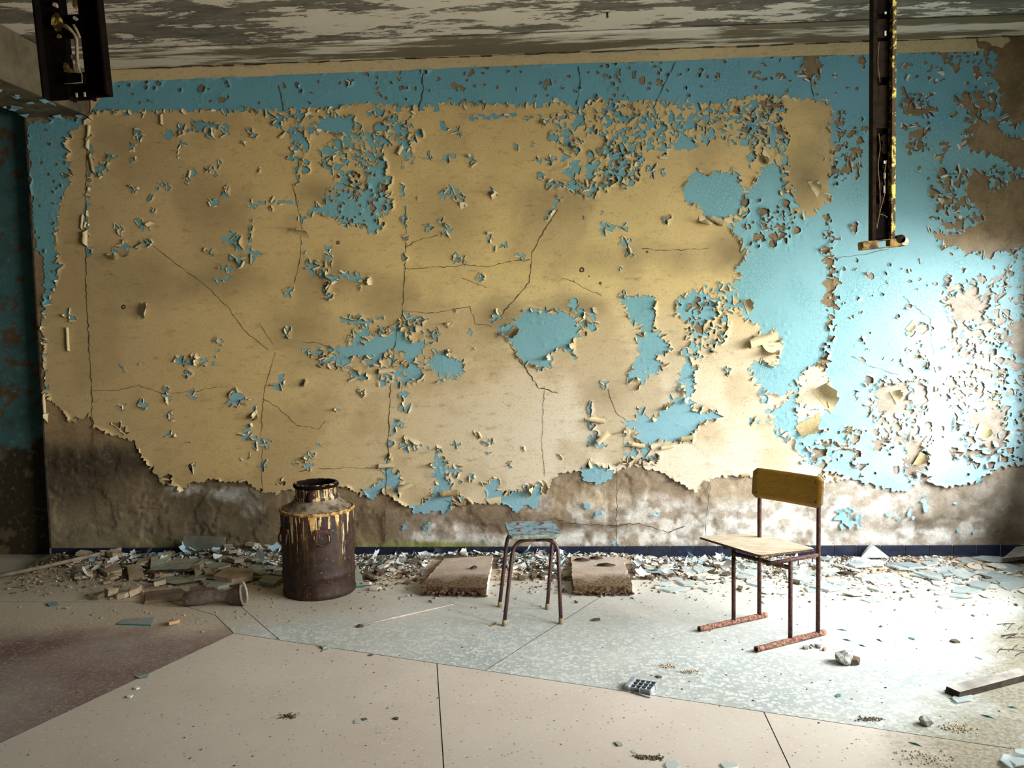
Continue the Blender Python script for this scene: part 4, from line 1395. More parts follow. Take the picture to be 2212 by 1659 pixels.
# ---- left stretch of wall, set back behind the corner, and the room's other walls
XF = -5.6
YF = -9.2
bm = bmesh.new()
gxs = np.arange(XF, XL + 0.07, 0.03)
gzs = np.arange(0, ROOM_H, 0.02)
xa, za = np.meshgrid(gxs, gzs)
REC = 0.13
pxa, pya = to_px(xa, REC, za)
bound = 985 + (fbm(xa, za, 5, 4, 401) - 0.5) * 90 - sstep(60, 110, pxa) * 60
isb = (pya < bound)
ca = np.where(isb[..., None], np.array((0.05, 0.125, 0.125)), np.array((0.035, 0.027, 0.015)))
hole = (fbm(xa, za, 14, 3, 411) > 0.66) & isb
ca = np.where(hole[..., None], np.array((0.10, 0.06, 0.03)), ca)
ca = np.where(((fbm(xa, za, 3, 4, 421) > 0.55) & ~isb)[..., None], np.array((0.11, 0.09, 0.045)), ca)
nn_, mm_ = xa.shape
ii, jj = np.meshgrid(np.arange(mm_ - 1), np.arange(nn_ - 1))
q = np.stack([jj * mm_ + ii, jj * mm_ + ii + 1, (jj + 1) * mm_ + ii + 1, (jj + 1) * mm_ + ii], -1).reshape(-1, 4)
hh = np.where(isb & ~hole, 0.004, 0.0) + np.where(isb, 0, -0.01 * fbm(xa, za, 6, 4, 431))
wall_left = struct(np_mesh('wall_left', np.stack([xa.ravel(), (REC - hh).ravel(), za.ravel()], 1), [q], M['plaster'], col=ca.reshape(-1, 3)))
bm.free()
# return of the corner between the two
bm = bmesh.new()
box(bm, (XL - 0.004, REC / 2 + 0.004, ROOM_H / 2), (0.012, REC, ROOM_H))
mesh_obj('corner_return', bm, M['wood_dark'], wall_back)
bm = bmesh.new()
box(bm, (XF - 0.1, YF / 2 + 0.1, ROOM_H / 2), (0.2, -YF + 0.4, ROOM_H))
struct(mesh_obj('wall_far_left', bm, M['room_blue']))
bm = bmesh.new()
box(bm, ((XF + XR) / 2, YF - 0.1, ROOM_H / 2), (XR - XF + 0.4, 0.2, ROOM_H))
struct(mesh_obj('wall_front', bm, M['room']))
# right wall with three window openings
bm = bmesh.new()
TH = 0.3
ys = sorted([YF - 0.2, 0.3] + [v for w in WINS for v in w[:2]])
for a, b in zip(ys, ys[1:]):
    win = [w for w in WINS if abs(w[0] - a) < 1e-6 and abs(w[1] - b) < 1e-6]
    if win:
        z0, z1 = win[0][2:]
        box(bm, (XR + TH / 2, (a + b) / 2, z0 / 2), (TH, b - a, z0))
        box(bm, (XR + TH / 2, (a + b) / 2, (z1 + ROOM_H) / 2), (TH, b - a, ROOM_H - z1))
    else:
        box(bm, (XR + TH / 2, (a + b) / 2, ROOM_H / 2), (TH, b - a, ROOM_H))
struct(mesh_obj('wall_right', bm, M['room_blue']))
for n, (y0, y1, z0, z1) in enumerate(WINS):
    wo = struct(empty('window_%d' % (n + 1), (XR + 0.06, (y0 + y1) / 2, (z0 + z1) / 2)))
    bm = bmesh.new()
    w, h = y1 - y0, z1 - z0
    for sx in (-1, 1):
        box(bm, (0, sx * (w / 2 - 0.03), 0), (0.07, 0.06, h), bevel=0.004)
    for sz in (-1, 1):
        box(bm, (0, 0, sz * (h / 2 - 0.03)), (0.07, w - 0.12, 0.06), bevel=0.004)
    mesh_obj('window_frame', bm, M['wood_grey'], wo)

# ---- ceiling: main slab with joint groove, lower edge strip along the back wall, beam on the left
zA = wl(1100, 113)[2]
ZC = ROOM_H
YJ = -0.36
bm = bmesh.new()
box(bm, ((XF + XR) / 2, (YF + YJ) / 2 - 0.1, ZC + 0.16), (XR - XF + 0.6, YJ - YF + 0.2, 0.3))
ceiling = struct(mesh_obj('ceiling', bm, M['ceiling']))
bm = bmesh.new()
box(bm, ((XF + XR) / 2, (YJ + 0.02) / 2 + 0.15, ZC + 0.145), (XR - XF + 0.6, -YJ + 0.28, 0.3))
mesh_obj('edge_slab', bm, M['soffit'], ceiling)
bm = bmesh.new()
pts = [Vector((x, YJ - 0.004 + random.uniform(-0.002, 0.002), ZC + 0.006)) for x in np.arange(XL, XR, 0.12)]
for a, b in zip(pts, pts[1:]):
    w0, w1 = random.uniform(0.002, 0.006), random.uniform(0.002, 0.006)
    bm.faces.new([bm.verts.new(p) for p in (a + Vector((0, -w0, 0)), b + Vector((0, -w1, 0)), b + Vector((0, w1, 0)), a + Vector((0, w0, 0)))])
mesh_obj('slab_joint', bm, M['crack'], ceiling)
bm = bmesh.new()
tube(bm, [(0, 0, 0.01), (0, 0, -0.02), (0.004, -0.03, -0.026), (0.0, -0.06, -0.03), (0.0, -0.075, -0.016)], 0.0045, 6)
o = mesh_obj('rusty_ceiling_hook', bm, M['rust_dark'], ceiling, loc=(at(1313, 16, 2, ZC)[0], at(1313, 30, 2, ZC)[1], ZC))
# dark crack where wall and ceiling meet
bm = bmesh.new()
pts = [Vector((x, -0.012, ZC - 0.012 + random.uniform(-0.004, 0.003))) for x in np.arange(XL + 0.45, XR, 0.07)]
for a, b in zip(pts, pts[1:]):
    w0 = random.uniform(0.001, 0.006)
    bm.faces.new([bm.verts.new(p) for p in (a + Vector((0, 0, -w0)), b + Vector((0, 0, -w0)), b + Vector((0, 0, w0)), a + Vector((0, 0, w0)))])
mesh_obj('ceiling_crack', bm, M['crack'], ceiling)
# beam
bz = wl(190, 250)[2]
bx1, bx0 = wl(190, 250)[0], wl(65, 258)[0]
bm = bmesh.new()
box(bm, ((bx0 + bx1) / 2, YF / 2, (bz + ZC) / 2), (bx1 - bx0, -YF, ZC - bz + 0.002), bevel=0.008)
beam = struct(mesh_obj('trim_1', bm, M['beam']))
beam['label'] = 'stained plaster ceiling beam at the left'
bm = bmesh.new()
for k in range(60):
    y = -random.random() ** 1.4 * 3.0
    x = random.uniform(bx0, bx1 + 0.01)
    f = random.uniform(0.012, 0.045)
    th = random.uniform(0, 6.28)
    vs = [bm.verts.new((x + f * math.cos(th + a) * random.uniform(0.6, 1.2), y + f * math.sin(th + a), bz - 0.003 - random.uniform(0, 0.02))) for a in (0, 1.6, 3.1, 4.7)]
    bm.faces.new(vs)
o = mesh_obj('beam_paint_flakes', bm, M['curl_blue'], beam)
o['kind'] = 'stuff'

# ---- skirting of navy tiles
bb = struct(empty('baseboard_back', (0, 0, 0)))
bm = bmesh.new()
box(bm, ((XL + XR) / 2, -0.009, 0.04), (XR - XL, 0.012, 0.082))
mesh_obj('grout_bed', bm, M['grout'], bb)
tw = 0.150
me_t = None
x = XL + 0.02
while x < XR - 0.05:
    if me_t is None:
        bm = bmesh.new()
        box(bm, (0, 0, 0), (tw - 0.006, 0.012, 0.086), bevel=0.003)
        o = mesh_obj('tile', bm, M['tile'], bb)
        me_t = o.data
    else:
        o = bpy.data.objects.new('tile', me_t)
        C.objects.link(o)
        o.parent = bb
    o.location = (x + tw / 2, -0.019 + random.uniform(-0.001, 0.001), 0.043)
    o.rotation_euler = (random.uniform(-0.02, 0.02), random.uniform(-0.008, 0.008), random.uniform(-0.01, 0.01))
    x += tw

# ---- floor: big terrazzo slabs with open joints
fl_e = struct(empty('floor', (0, 0, 0)))
bm = bmesh.new()
box(bm, ((XF + XR) / 2, YF / 2, -0.0545), (XR - XF + 0.4, -YF + 0.6, 0.1))
mesh_obj('joint_bed', bm, M['joint'], fl_e)
P0 = fl(505, 1368).xy
PL = fl(0, 1605).xy
PR = fl(2212, 1621).xy
J1, J1b = fl(945, 1432).xy, fl(960, 1659).xy
J2, J2b = fl(1650, 1537).xy, fl(1560, 1659).xy
K1, K1b = fl(608, 1380).xy, fl(557, 1342).xy
K2, K2b = fl(1053, 1444).xy, fl(1299, 1288).xy


def ext(a, b, t_):
    return a + (b - a) * t_


def clip_line(a, b, xlim=None, ylim=None):
    d = b - a
    t_ = (xlim - a.x) / d.x if xlim is not None else (ylim - a.y) / d.y
    return a + d * t_


def slab_poly(name, pts, mat):
    # shrink by half a joint
    cx = Vector((sum(p.x for p in pts) / len(pts), sum(p.y for p in pts) / len(pts)))
    n = len(pts)
    ar = sum(pts[i].x * pts[(i + 1) % n].y - pts[(i + 1) % n].x * pts[i].y for i in range(n))
    if ar < 0:
        pts = pts[::-1]
    off = 0.0022
    new = []
    for i in range(n):
        a, b, c_ = pts[i - 1], pts[i], pts[(i + 1) % n]
        d1, d2 = (b - a).normalized(), (c_ - b).normalized()
        n1, n2 = Vector((-d1.y, d1.x)), Vector((-d2.y, d2.x))
        den = 1 + n1.dot(n2)
        new.append(b + (n1 + n2) * (off / max(den, 0.2)))
    bm = bmesh.new()
    lo = [bm.verts.new((p.x, p.y, -0.004)) for p in new]
    hi = [bm.verts.new((p.x, p.y, 0.0)) for p in new]
    bm.faces.new(hi)
    for i in range(n):
        bm.faces.new((lo[i], lo[(i + 1) % n], hi[(i + 1) % n], hi[i])).material_index = 1
    o = mesh_obj('floor_slab', bm, [M[mat], M['joint']], fl_e)
    return o


Vv = lambda x, y: Vector((x, y))
yN, yB = YF, 0.25
R_end = clip_line(P0, PR, xlim=XR + 0.1)
L_end = clip_line(P0, PL, ylim=yN)
J1e = clip_line(J1, J1b, ylim=yN)
J2e = clip_line(J2, J2b, ylim=yN)
J1p = P0 + (R_end - P0) * ((J1 - P0).length / (R_end - P0).length)
J2p = P0 + (R_end - P0) * ((J2 - P0).length / (R_end - P0).length)
K1p = P0 + (R_end - P0) * ((K1 - P0).length / (R_end - P0).length)
K2p = P0 + (R_end - P0) * ((K2 - P0).length / (R_end - P0).length)
K1e = clip_line(K1p, K1b, ylim=yB)
K2e = clip_line(K2p, K2b, ylim=yB)
LB = clip_line(PL, P0, ylim=yB)
if J2e.x < J1e.x:
    J2e = Vv(J1e.x + 0.02, yN)
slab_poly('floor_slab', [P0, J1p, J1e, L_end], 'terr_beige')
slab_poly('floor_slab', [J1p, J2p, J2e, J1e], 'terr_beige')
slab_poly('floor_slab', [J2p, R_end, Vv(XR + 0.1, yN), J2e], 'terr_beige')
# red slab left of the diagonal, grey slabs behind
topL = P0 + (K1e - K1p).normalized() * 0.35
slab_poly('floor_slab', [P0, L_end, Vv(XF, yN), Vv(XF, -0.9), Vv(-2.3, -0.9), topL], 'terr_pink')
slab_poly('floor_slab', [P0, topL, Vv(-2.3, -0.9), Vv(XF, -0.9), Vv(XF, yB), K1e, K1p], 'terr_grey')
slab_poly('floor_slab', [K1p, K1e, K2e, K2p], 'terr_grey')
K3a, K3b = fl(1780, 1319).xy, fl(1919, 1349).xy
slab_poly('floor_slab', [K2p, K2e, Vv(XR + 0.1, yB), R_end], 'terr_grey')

# ================================================================== THINGS
def part(name, bm, mats, root, smooth=False, loc=None, label=None):
    o = mesh_obj(name, bm, mats, root, smooth, loc)
    if label:
        o['label'] = label
    return o


# ---- milk can
can = tag(empty('milk_can', (-1.478, -0.683, 0.0)), 'rusty brown metal milk can with ochre drips standing on the debris edge', 'milk can')
can.rotation_euler = (0, 0, R(6))
Rb = 0.213
bm = bmesh.new()
lathe(bm, [(0.0005, 0.006), (0.19, 0.006), (0.207, 0.0), (0.212, 0.006), (0.214, 0.025), (0.209, 0.035), (Rb - 0.003, 0.10), (Rb, 0.118), (Rb + 0.004, 0.128), (Rb, 0.138), (Rb - 0.003, 0.17), (Rb - 0.002, 0.33), (Rb, 0.47), (Rb + 0.001, 0.497)], 64, wob=0.004)
part('body', bm, M['can'], can)
bm = bmesh.new()
lathe(bm, [(Rb + 0.003, 0.488), (Rb + 0.008, 0.497), (Rb + 0.006, 0.508), (Rb - 0.006, 0.508), (Rb - 0.008, 0.498)], 64, wob=0.006)
part('shoulder_rim', bm, M['can_rim'], can, label='chipped ochre rim around the shoulder')
bm = bmesh.new()
lathe(bm, [(Rb - 0.004, 0.500), (0.185, 0.515), (0.15, 0.540), (0.13, 0.556), (0.126, 0.565)], 64, wob=0.008)
part('shoulder', bm, M['can_dusty'], can, label='dusty sloping top')
bm = bmesh.new()
lathe(bm, [(0.125, 0.558), (0.131, 0.562), (0.131, 0.575), (0.122, 0.582), (0.120, 0.618), (0.124, 0.626), (0.129, 0.632), (0.130, 0.648), (0.122, 0.655), (0.113, 0.652)], 56, wob=0.012)
part('neck', bm, M['can'], can)
bm = bmesh.new()
lathe(bm, [(0.115, 0.653), (0.110, 0.63), (0.108, 0.56), (0.10, 0.45), (0.0005, 0.44)], 48)
part('neck_interior', bm, M['dark'], can)  # near-black colour paints in the shade inside the neck
bm = bmesh.new()
lathe(bm, [(0.117, 0.649), (0.127, 0.652), (0.133, 0.645), (0.133, 0.633), (0.128, 0.629)], 56, wob=0.02)
part('neck_rim', bm, M['dark'], can, label='blackened rolled rim')
for ang in (-72, -140, 105):
    a = R(ang)
    er, et = Vector((math.cos(a), math.sin(a), 0)), Vector((-math.sin(a), math.cos(a), 0))
    bm = bmesh.new()
    pr = [(-0.034, 0.02), (-0.034, 0.008), (-0.044, -0.02), (-0.040, -0.048), (-0.022, -0.058), (0.022, -0.058), (0.040, -0.048), (0.044, -0.02), (0.034, 0.008), (0.034, 0.02)]
    tube(bm, [er * (Rb + 0.005 + (0.012 if v < 0 else 0)) + et * u + Vector((0, 0, 0.385 + v)) for u, v in pr], 0.0055, 8)
    h = part('handle', bm, M['rust_dark'], can)
    bm = bmesh.new()
    rotm = Matrix((er, et, Vector((0, 0, 1)))).transposed()
    box(bm, er * (Rb + 0.003) + Vector((0, 0, 0.40)), (0.012, 0.095, 0.03), rotm, 0.003)
    part('handle_bracket', bm, M['rust_dark'], h)
bm = bmesh.new()
tube(bm, [(-0.02, -0.138, 0.56), (-0.022, -0.14, 0.585), (-0.02, -0.136, 0.615)], 0.008, 8)
part('lid_catch', bm, M['dark'], can)

# ---- small stool
stool = tag(empty('stool', (-0.215, -1.135, 0.0)), 'small stool with a worn blue board seat on four dark bent tube legs', 'stool')
S0 = Vector((-0.215, -1.135, 0))
tz = 0.462
top = [Vector((-0.349, -0.905, tz)), Vector((-0.078, -0.890, tz)), Vector((-0.029, -1.195, tz)), Vector((-0.302, -1.222, tz))]
bm = bmesh.new()
cen = sum(top, Vector()) / 4


def rounded(pts, r, n=4):
    out = []
    N = len(pts)
    for i in range(N):
        a, b, c_ = pts[i - 1], pts[i], pts[(i + 1) % N]
        p, q_ = b + (a - b).normalized() * r, b + (c_ - b).normalized() * r
        for k in range(n + 1):
            t_ = k / n
            out.append(p * (1 - t_) ** 2 + b * 2 * t_ * (1 - t_) + q_ * t_ ** 2)
    return out


def slab_from(pts, th, mt=0, me_=1, jag=0.0):
    bm = bmesh.new()
    hi = [bm.verts.new(p + Vector((random.uniform(-jag, jag), random.uniform(-jag, jag), 0))) for p in pts]
    lo = [bm.verts.new(v.co - Vector((0, 0, th))) for v in hi]
    n = len(pts)
    f = bm.faces.new(hi)
    f.material_index = mt
    bm.faces.new(list(reversed(lo))).material_index = me_
    for k in range(n):
        bm.faces.new((hi[k], lo[k], lo[(k + 1) % n], hi[(k + 1) % n])).material_index = me_
    bmesh.ops.recalc_face_normals(bm, faces=bm.faces)
    return bm


rp = rounded([p - S0 for p in top], 0.022)
dense = []
for a, b in zip(rp, rp[1:] + rp[:1]):
    n = max(1, int((b - a).length / 0.02))
    dense += [a + (b - a) * (k / n) for k in range(n)]
part('seat', slab_from(dense, 0.021, jag=0.0012), [M['stool_top'], M['stool_edge']], stool)
ux, uy = (top[1] - top[0]), (top[3] - top[0])
for u, v in ((0.27, 0.2), (0.78, 0.19), (0.24, 0.68), (0.76, 0.66)):
    p = top[0] + ux * u + uy * v - S0
    bm = bmesh.new()
    lathe(bm, [(0.0115, -0.001), (0.0115, 0.002), (0.008, 0.0042), (0.0005, 0.0045)], 12, wob=0.06)
    part('screw', bm, M['screw'], stool, loc=p)
feet = [Vector((-0.381, -0.983, 0)), Vector((-0.116, -1.021, 0)), Vector((-0.039, -1.254, 0)), Vector((-0.335, -1.284, 0))]
lt = [top[0] + ux * 0.10 + uy * 0.16, top[0] + ux * 0.93 + uy * 0.18, top[0] + ux * 0.90 + uy * 0.88, top[0] + ux * 0.14 + uy * 0.88]
for i in range(4):
    j = {0: 1, 1: 0, 2: 3, 3: 2}[i]
    d = (lt[j] - lt[i]).normalized()
    ft = feet[i] - S0
    tp = lt[i] - S0
    under = tz - 0.034
    corner = Vector((tp.x, tp.y, under)) - d * 0.012
    side = (Vector((ft.x, ft.y, 0.03)) - corner).normalized()
    arc = []
    rr = 0.075
    p0, p2 = corner + side * rr, corner + d * rr
    for k in range(7):
        t_ = k / 6
        arc.append(p0 * (1 - t_) ** 2 + corner * 2 * t_ * (1 - t_) + p2 * t_ ** 2)
    mid = (lt[i] + lt[j]) / 2 - S0
    bm = bmesh.new()
    tube(bm, [Vector((ft.x, ft.y, 0.004)), Vector((ft.x, ft.y, 0.004)) * 0.5 + p0 * 0.5] + arc + [Vector((mid.x, mid.y, under))], 0.0105, 12)
    part('leg', bm, M['leg_maroon'], stool)
    bm = bmesh.new()
    dn = -side
    b0 = Vector((ft.x, ft.y, 0.0))
    tube(bm, [b0, b0 - Vector((side.x, side.y, side.z)) * 0.03], [0.0128, 0.0128], 12)
    part('foot_cap', bm, M['foot_tan'], stool)
for u, v, l in ((0.24, 0.9, 0.03), (0.9, 0.88, 0.012)):
    bm = bmesh.new()
    p = top[0] + ux * u + uy * v - S0
    tube(bm, [p + Vector((0, 0, -0.02)), p + Vector((0.002, 0, -0.02 - l))], 0.003, 6)
    part('bolt_end', bm, M['rust_dark'], stool)

# ---- school chair
CH = Vector((0.99, -1.37, 0))
chair = tag(empty('school_chair', CH), 'school chair with amber plywood back and loose pale seat on rusty runner frame', 'chair')
n0, n1 = Vector((0.882, -1.635, 0.0)), Vector((1.264, -1.406, 0.0))
f0, f1 = Vector((0.657, -1.365, 0.0)), Vector((1.039, -1.149, 0.0))
up = Vector((0, 0, 1))
for a, b in ((n0, n1), (f0, f1)):
    bm = bmesh.new()
    d = (b - a)
    pts = [a + d * (k / 24) + up * 0.0145 for k in range(25)]
    rings = tube(bm, pts, [0.0145 * random.uniform(0.94, 1.06) for _ in pts], 14, caps=False, jitter=0.03)
    # open hollow front end
    for ring, sgn in ((rings[0], -1), (rings[-1], 1)):
        c_ = sum((v.co for v in ring), Vector()) / len(ring)
        inner = [bm.verts.new(c_ + (v.co - c_) * 0.66) for v in ring]
        deep = [bm.verts.new(v.co - d.normalized() * sgn * 0.03) for v in inner]
        k_ = len(ring)
        for i in range(k_):
            bm.faces.new((ring[i], ring[(i + 1) % k_], inner[(i + 1) % k_], inner[i]))
            bm.faces.new((inner[i], inner[(i + 1) % k_], deep[(i + 1) % k_], deep[i]))
        bm.faces.new(deep)
    bmesh.ops.recalc_face_normals(bm, faces=bm.faces)
    bmesh.ops.translate(bm, vec=-CH, verts=bm.verts)
    part('runner', bm, M['rust_flaky'], chair, label='pink-brown flaking rusty runner tube')
nf, nb = Vector((1.072, -1.514, 0)), Vector((1.227, -1.430, 0))
ff, fb_ = Vector((0.850, -1.256, 0)), Vector((0.998, -1.174, 0))
dirb = (n1 - n0).normalized()
wid = (f0 - n0).normalized()
for p, h in ((nf, 0.412), (ff, 0.412)):
    bm = bmesh.new()
    tube(bm, [p - CH + up * 0.02, p - CH + up * h * 0.5, p - CH + up * h], 0.0105, 12)
    part('front_post', bm, M['rust_dark'], chair)
for p in (nb, fb_):
    bm = bmesh.new()
    tube(bm, [p - CH + up * 0.02, p - CH + up * 0.4, p - CH + up * 0.6, p - CH + up * 0.785 + dirb * 0.004], 0.0108, 12)
    part('back_post', bm, M['rust_dark'], chair)
bm = bmesh.new()
tube(bm, [nf - CH + up * 0.372, ff - CH + up * 0.372], 0.0105, 12)
part('front_rail', bm, M['rust_dark'], chair)
for f_, b_ in ((nf, nb), (ff, fb_)):
    bm = bmesh.new()
    s0 = f_ - dirb * (0.15 if f_ is nf else 0.06)
    tube(bm, [s0 - CH + up * 0.413, (b_ - CH) + up * 0.413 - dirb * 0.008], 0.0100, 12)
    part('seat_rail', bm, M['rust_dark'], chair)
# loose seat board, slid towards the far side
sA, sB, sC, sD = Vector((0.922, -1.522, 0.437)), Vector((0.683, -1.152, 0.437)), Vector((1.012, -1.083, 0.437)), Vector((1.222, -1.408, 0.437))
sp = rounded([p - CH for p in (sA, sB, sC, sD)], 0.03)
part('seat', slab_from(sp, 0.011), [M['pale_ply'], M['ply_edge']], chair, label='pale bleached plywood seat, knocked out of line')
sh = [p - CH - up * 0.0112 for p in (sA + dirb * 0.05 - wid * -0.02, sB + dirb * 0.05 - wid * 0.06, sB + dirb * 0.30 - wid * 0.06, sA + dirb * 0.28 + wid * 0.02)]
part('seat_underlay', slab_from(rounded(sh, 0.02), 0.010), [M['ply_edge'], M['ply_edge']], chair)
for k, (p) in enumerate((nf + dirb * -0.05, nf + dirb * 0.05, nb - dirb * 0.04)):
    bm = bmesh.new()
    tube(bm, [p - CH + up * 0.405, p - CH + up * 0.383], 0.0032, 6)
    part('bolt_end', bm, M['rust_dark'], chair)
# backrest: gently curved board fixed in front of the back posts
bm = bmesh.new()
bl = (fb_ - nb)
L = bl.length
e = bl.normalized()
nrm = -dirb
NS, NV = 14, 8
o_, z0b, z1b = 0.030, 0.648, 0.800
grid = {}
for sgn in (0, 1):
    for i in range(NS + 1):
        for j in range(NV + 1):
            s_ = i / NS
            v = j / NV
            # rounded corners
            ex = 0.0
            vv = abs(v - 0.5) * 2
            uu = abs(s_ - 0.5) * 2
            if vv > 0.72:
                ex = (1 - math.sqrt(max(0, 1 - ((vv - 0.72) / 0.28) ** 2))) * 0.024
            us = -o_ + ex + (L + 2 * o_ - 2 * ex) * s_
            cur = 0.016 * (1 - (2 * s_ - 1) ** 2)
            p = nb + e * us + up * (z0b + (z1b - z0b) * v) + nrm * (0.0115 + (0.011 if sgn else 0) - cur * 0.5) - dirb * (-0.006)
            p = p + dirb * 0.012 * (v - 0.5)
            grid[sgn, i, j] = bm.verts.new(p - CH)
for sgn in (0, 1):
    for i in range(NS):
        for j in range(NV):
            q_ = [grid[sgn, i, j], grid[sgn, i + 1, j], grid[sgn, i + 1, j + 1], grid[sgn, i, j + 1]]
            f = bm.faces.new(q_)
            f.smooth = True
rim = [(i, 0) for i in range(NS)] + [(NS, j) for j in range(NV)] + [(i, NV) for i in range(NS, 0, -1)] + [(0, j) for j in range(NV, 0, -1)]
for a, b in zip(rim, rim[1:] + rim[:1]):
    bm.faces.new((grid[(0, *a)], grid[(0, *b)], grid[(1, *b)], grid[(1, *a)])).material_index = 1
bmesh.ops.recalc_face_normals(bm, faces=bm.faces)
part('backrest', bm, [M['amber'], M['ply_edge']], chair, label='amber varnished curved plywood backrest')
for p, oz in ((nb, 0.775), (nb, 0.676), (fb_, 0.775), (fb_, 0.676)):
    bm = bmesh.new()
    lathe(bm, [(0.0055, 0), (0.0055, 0.0015), (0.0035, 0.003), (0.0003, 0.0032)], 10)
    o = part('screw', bm, M['rust_dark'], chair)
    o.location = p - CH + up * oz + nrm * 0.021
    o.rotation_euler = nrm.to_track_quat('Z', 'Y').to_euler()
# bit of straw caught on the rail
bm = bmesh.new()
c_ = (nf * 0.52 + ff * 0.48) - CH + up * 0.378
for k in range(14):
    a = c_ + Vector((random.uniform(-.015, .015), random.uniform(-.015, .015), random.uniform(-.005, .02)))
    tube(bm, [a, a + Vector((random.uniform(-.02, .02), random.uniform(-.02, .02), random.uniform(-.03, .01)))], 0.0008, 4, caps=False)
tag(mesh_obj('straw_tuft', bm, M['pole'], None, loc=CH), 'wisp of dry straw caught on the front rail of the school chair', 'straw')


# ---- hanging lamp fixtures
def curve_pts(P, n=14):
    P = [Vector(p) for p in P]
    out = []
    for i in range(len(P) - 1):
        p0, p1, p2, p3 = P[max(0, i - 1)], P[i], P[i + 1], P[min(len(P) - 1, i + 2)]
        for k in range(n):
            t_ = k / n
            out.append(0.5 * ((2 * p1) + (p2 - p0) * t_ + (2 * p0 - 5 * p1 + 4 * p2 - p3) * t_ ** 2 + (3 * p1 - p0 - 3 * p2 + p3) * t_ ** 3))
    return out + [P[-1]]


YL = -3.2
a = wl(108, 216, YL)
b = wl(242, 216, YL)
zb = a.z
wdt = (b - a).length
lampL = tag(empty('hanging_light_fixture', ((a.x + b.x) / 2, YL, zb)), 'broad black rusted lamp tray with loose wires hanging at the upper left', 'light fixture')
lampL.rotation_euler = (0, R(-3.0), R(4))
hgt = ROOM_H - zb + 0.01
px_ = wdt / 134.0        # metres per photo pixel here
for s_, w0 in ((-1, 46), (1, 52)):
    bm = bmesh.new()
    w_ = w0 * px_
    cx_ = s_ * (wdt / 2 - w_ / 2)
    box(bm, (cx_, 0, hgt / 2), (w_, 0.012, hgt), bevel=0.003)
    box(bm, (s_ * (wdt / 2 - 0.004), -0.018, hgt / 2), (0.008, 0.04, hgt), bevel=0.002)
    box(bm, (cx_ - s_ * (w_ / 2 - 0.004), 0.02, hgt / 2), (0.008, 0.04, hgt), bevel=0.002)
    part('side_tray', bm, M['tray'] if s_ > 0 else M['dark'], lampL)
cxo = -4 * px_
cw = 40 * px_
for z0, z1, mt in ((0, 44, 'fixture_brown'), (50, 58, 'dark'), (89, 128 - 40, 'dark'), (128, 177, 'dark'), (215, 260, 'dark')):
    if z1 <= z0:
        continue
    bm = bmesh.new()
    box(bm, (cxo, 0.02, (z0 + z1) / 2 * px_), (cw + 0.012, 0.008, (z1 - z0) * px_), bevel=0.002)
    part('cross_plate', bm, M[mt], lampL)
bm = bmesh.new()
box(bm, (cxo + 2 * px_, -0.005, 38 * px_), (38 * px_, 0.04, 20 * px_), bevel=0.004)
part('lamp_holder', bm, M['dark'], lampL)
bm = bmesh.new()
fr_ = [(-18, 27), (20, 27), (21, 46)]
tube(bm, [Vector((cxo + x * px_, -0.03, z * px_)) for x, z in fr_], 0.0016, 6)
part('holder_wire', bm, M['wire'], lampL)
for x, z, w, h, mt in ((-26, 155, 20, 34, 'gilt'), (-26, 126, 8, 8, 'gilt'), (-17, 64, 10, 20, 'fixture_ochre'), (-12, 56, 22, 10, 'fixture_ochre'), (2, 82, 9, 12, 'ceramic'), (-26, 190, 9, 11, 'ceramic'), (18, 190, 8, 18, 'fixture_ochre'), (16, 160, 8, 8, 'ceramic')):
    bm = shard_bm(poly_pts(7, w * px_ / 2, h * px_ / 2, 0.25), 0.012)
    o = part('clamp', bm, M[mt], lampL)
    o.location = (cxo + x * px_ * 0.9, -0.006, z * px_)
    o.rotation_euler = (R(90), 0, 0)
for x in (0, 17):
    bm = bmesh.new()
    box(bm, (cxo + (x + 0) * px_, -0.012, 6 * px_), (3.5 * px_, 0.006, 9 * px_), bevel=0.001)
    part('contact_tab', bm, M['ceramic'], lampL)
for P in ([(-16, 150, -0.01), (-2, 144, -0.02), (10, 128, -0.02), (13, 105, -0.02), (10, 75, -0.02), (6, 48, -0.005)],
          [(-14, 147, -0.012), (2, 138, -0.024), (14, 122, -0.022), (15, 100, -0.024), (12, 72, -0.02), (10, 48, -0.005)],
          [(8, 148, -0.01), (16, 135, -0.018), (20, 120, -0.015)]):
    bm = bmesh.new()
    tube(bm, curve_pts([(cxo + x * px_, y, z * px_) for x, z, y in P], 6), 0.0042, 7)
    part('wire', bm, M['wire'], lampL)

YRt = -1.73
zb = wl(1908, 536, YRt).z
cxr = wl(1908, 400, YRt).x
lampR = tag(empty('hanging_light_fixture', (cxr, YRt, zb)), 'narrow rusted lamp channel with peeling gilt edge hanging down at the right', 'light fixture')
lampR.rotation_euler = (0, R(-0.4), 0)
k_ = 1 / 475.0
hgt = ROOM_H - zb + 0.01
hh_ = hgt - 0.035
bm = bmesh.new()
box(bm, (0, 0.03, 0.035 + hh_ / 2), (42 * k_, 0.006, hh_))
part('channel_back', bm, M['fixture_brown'], lampR)
bm = bmesh.new()
box(bm, (-20 * k_, 0.008, 0.035 + hh_ / 2), (8 * k_, 0.05, hh_), bevel=0.002)
part('left_rail', bm, M['fixture_brown'], lampR)
bm = bmesh.new()
box(bm, (19 * k_, 0.008, 0.035 + hh_ / 2), (8.5 * k_, 0.052, hh_), bevel=0.002)
part('right_rail', bm, M['gilt'], lampR, label='peeling gilt edge rail')
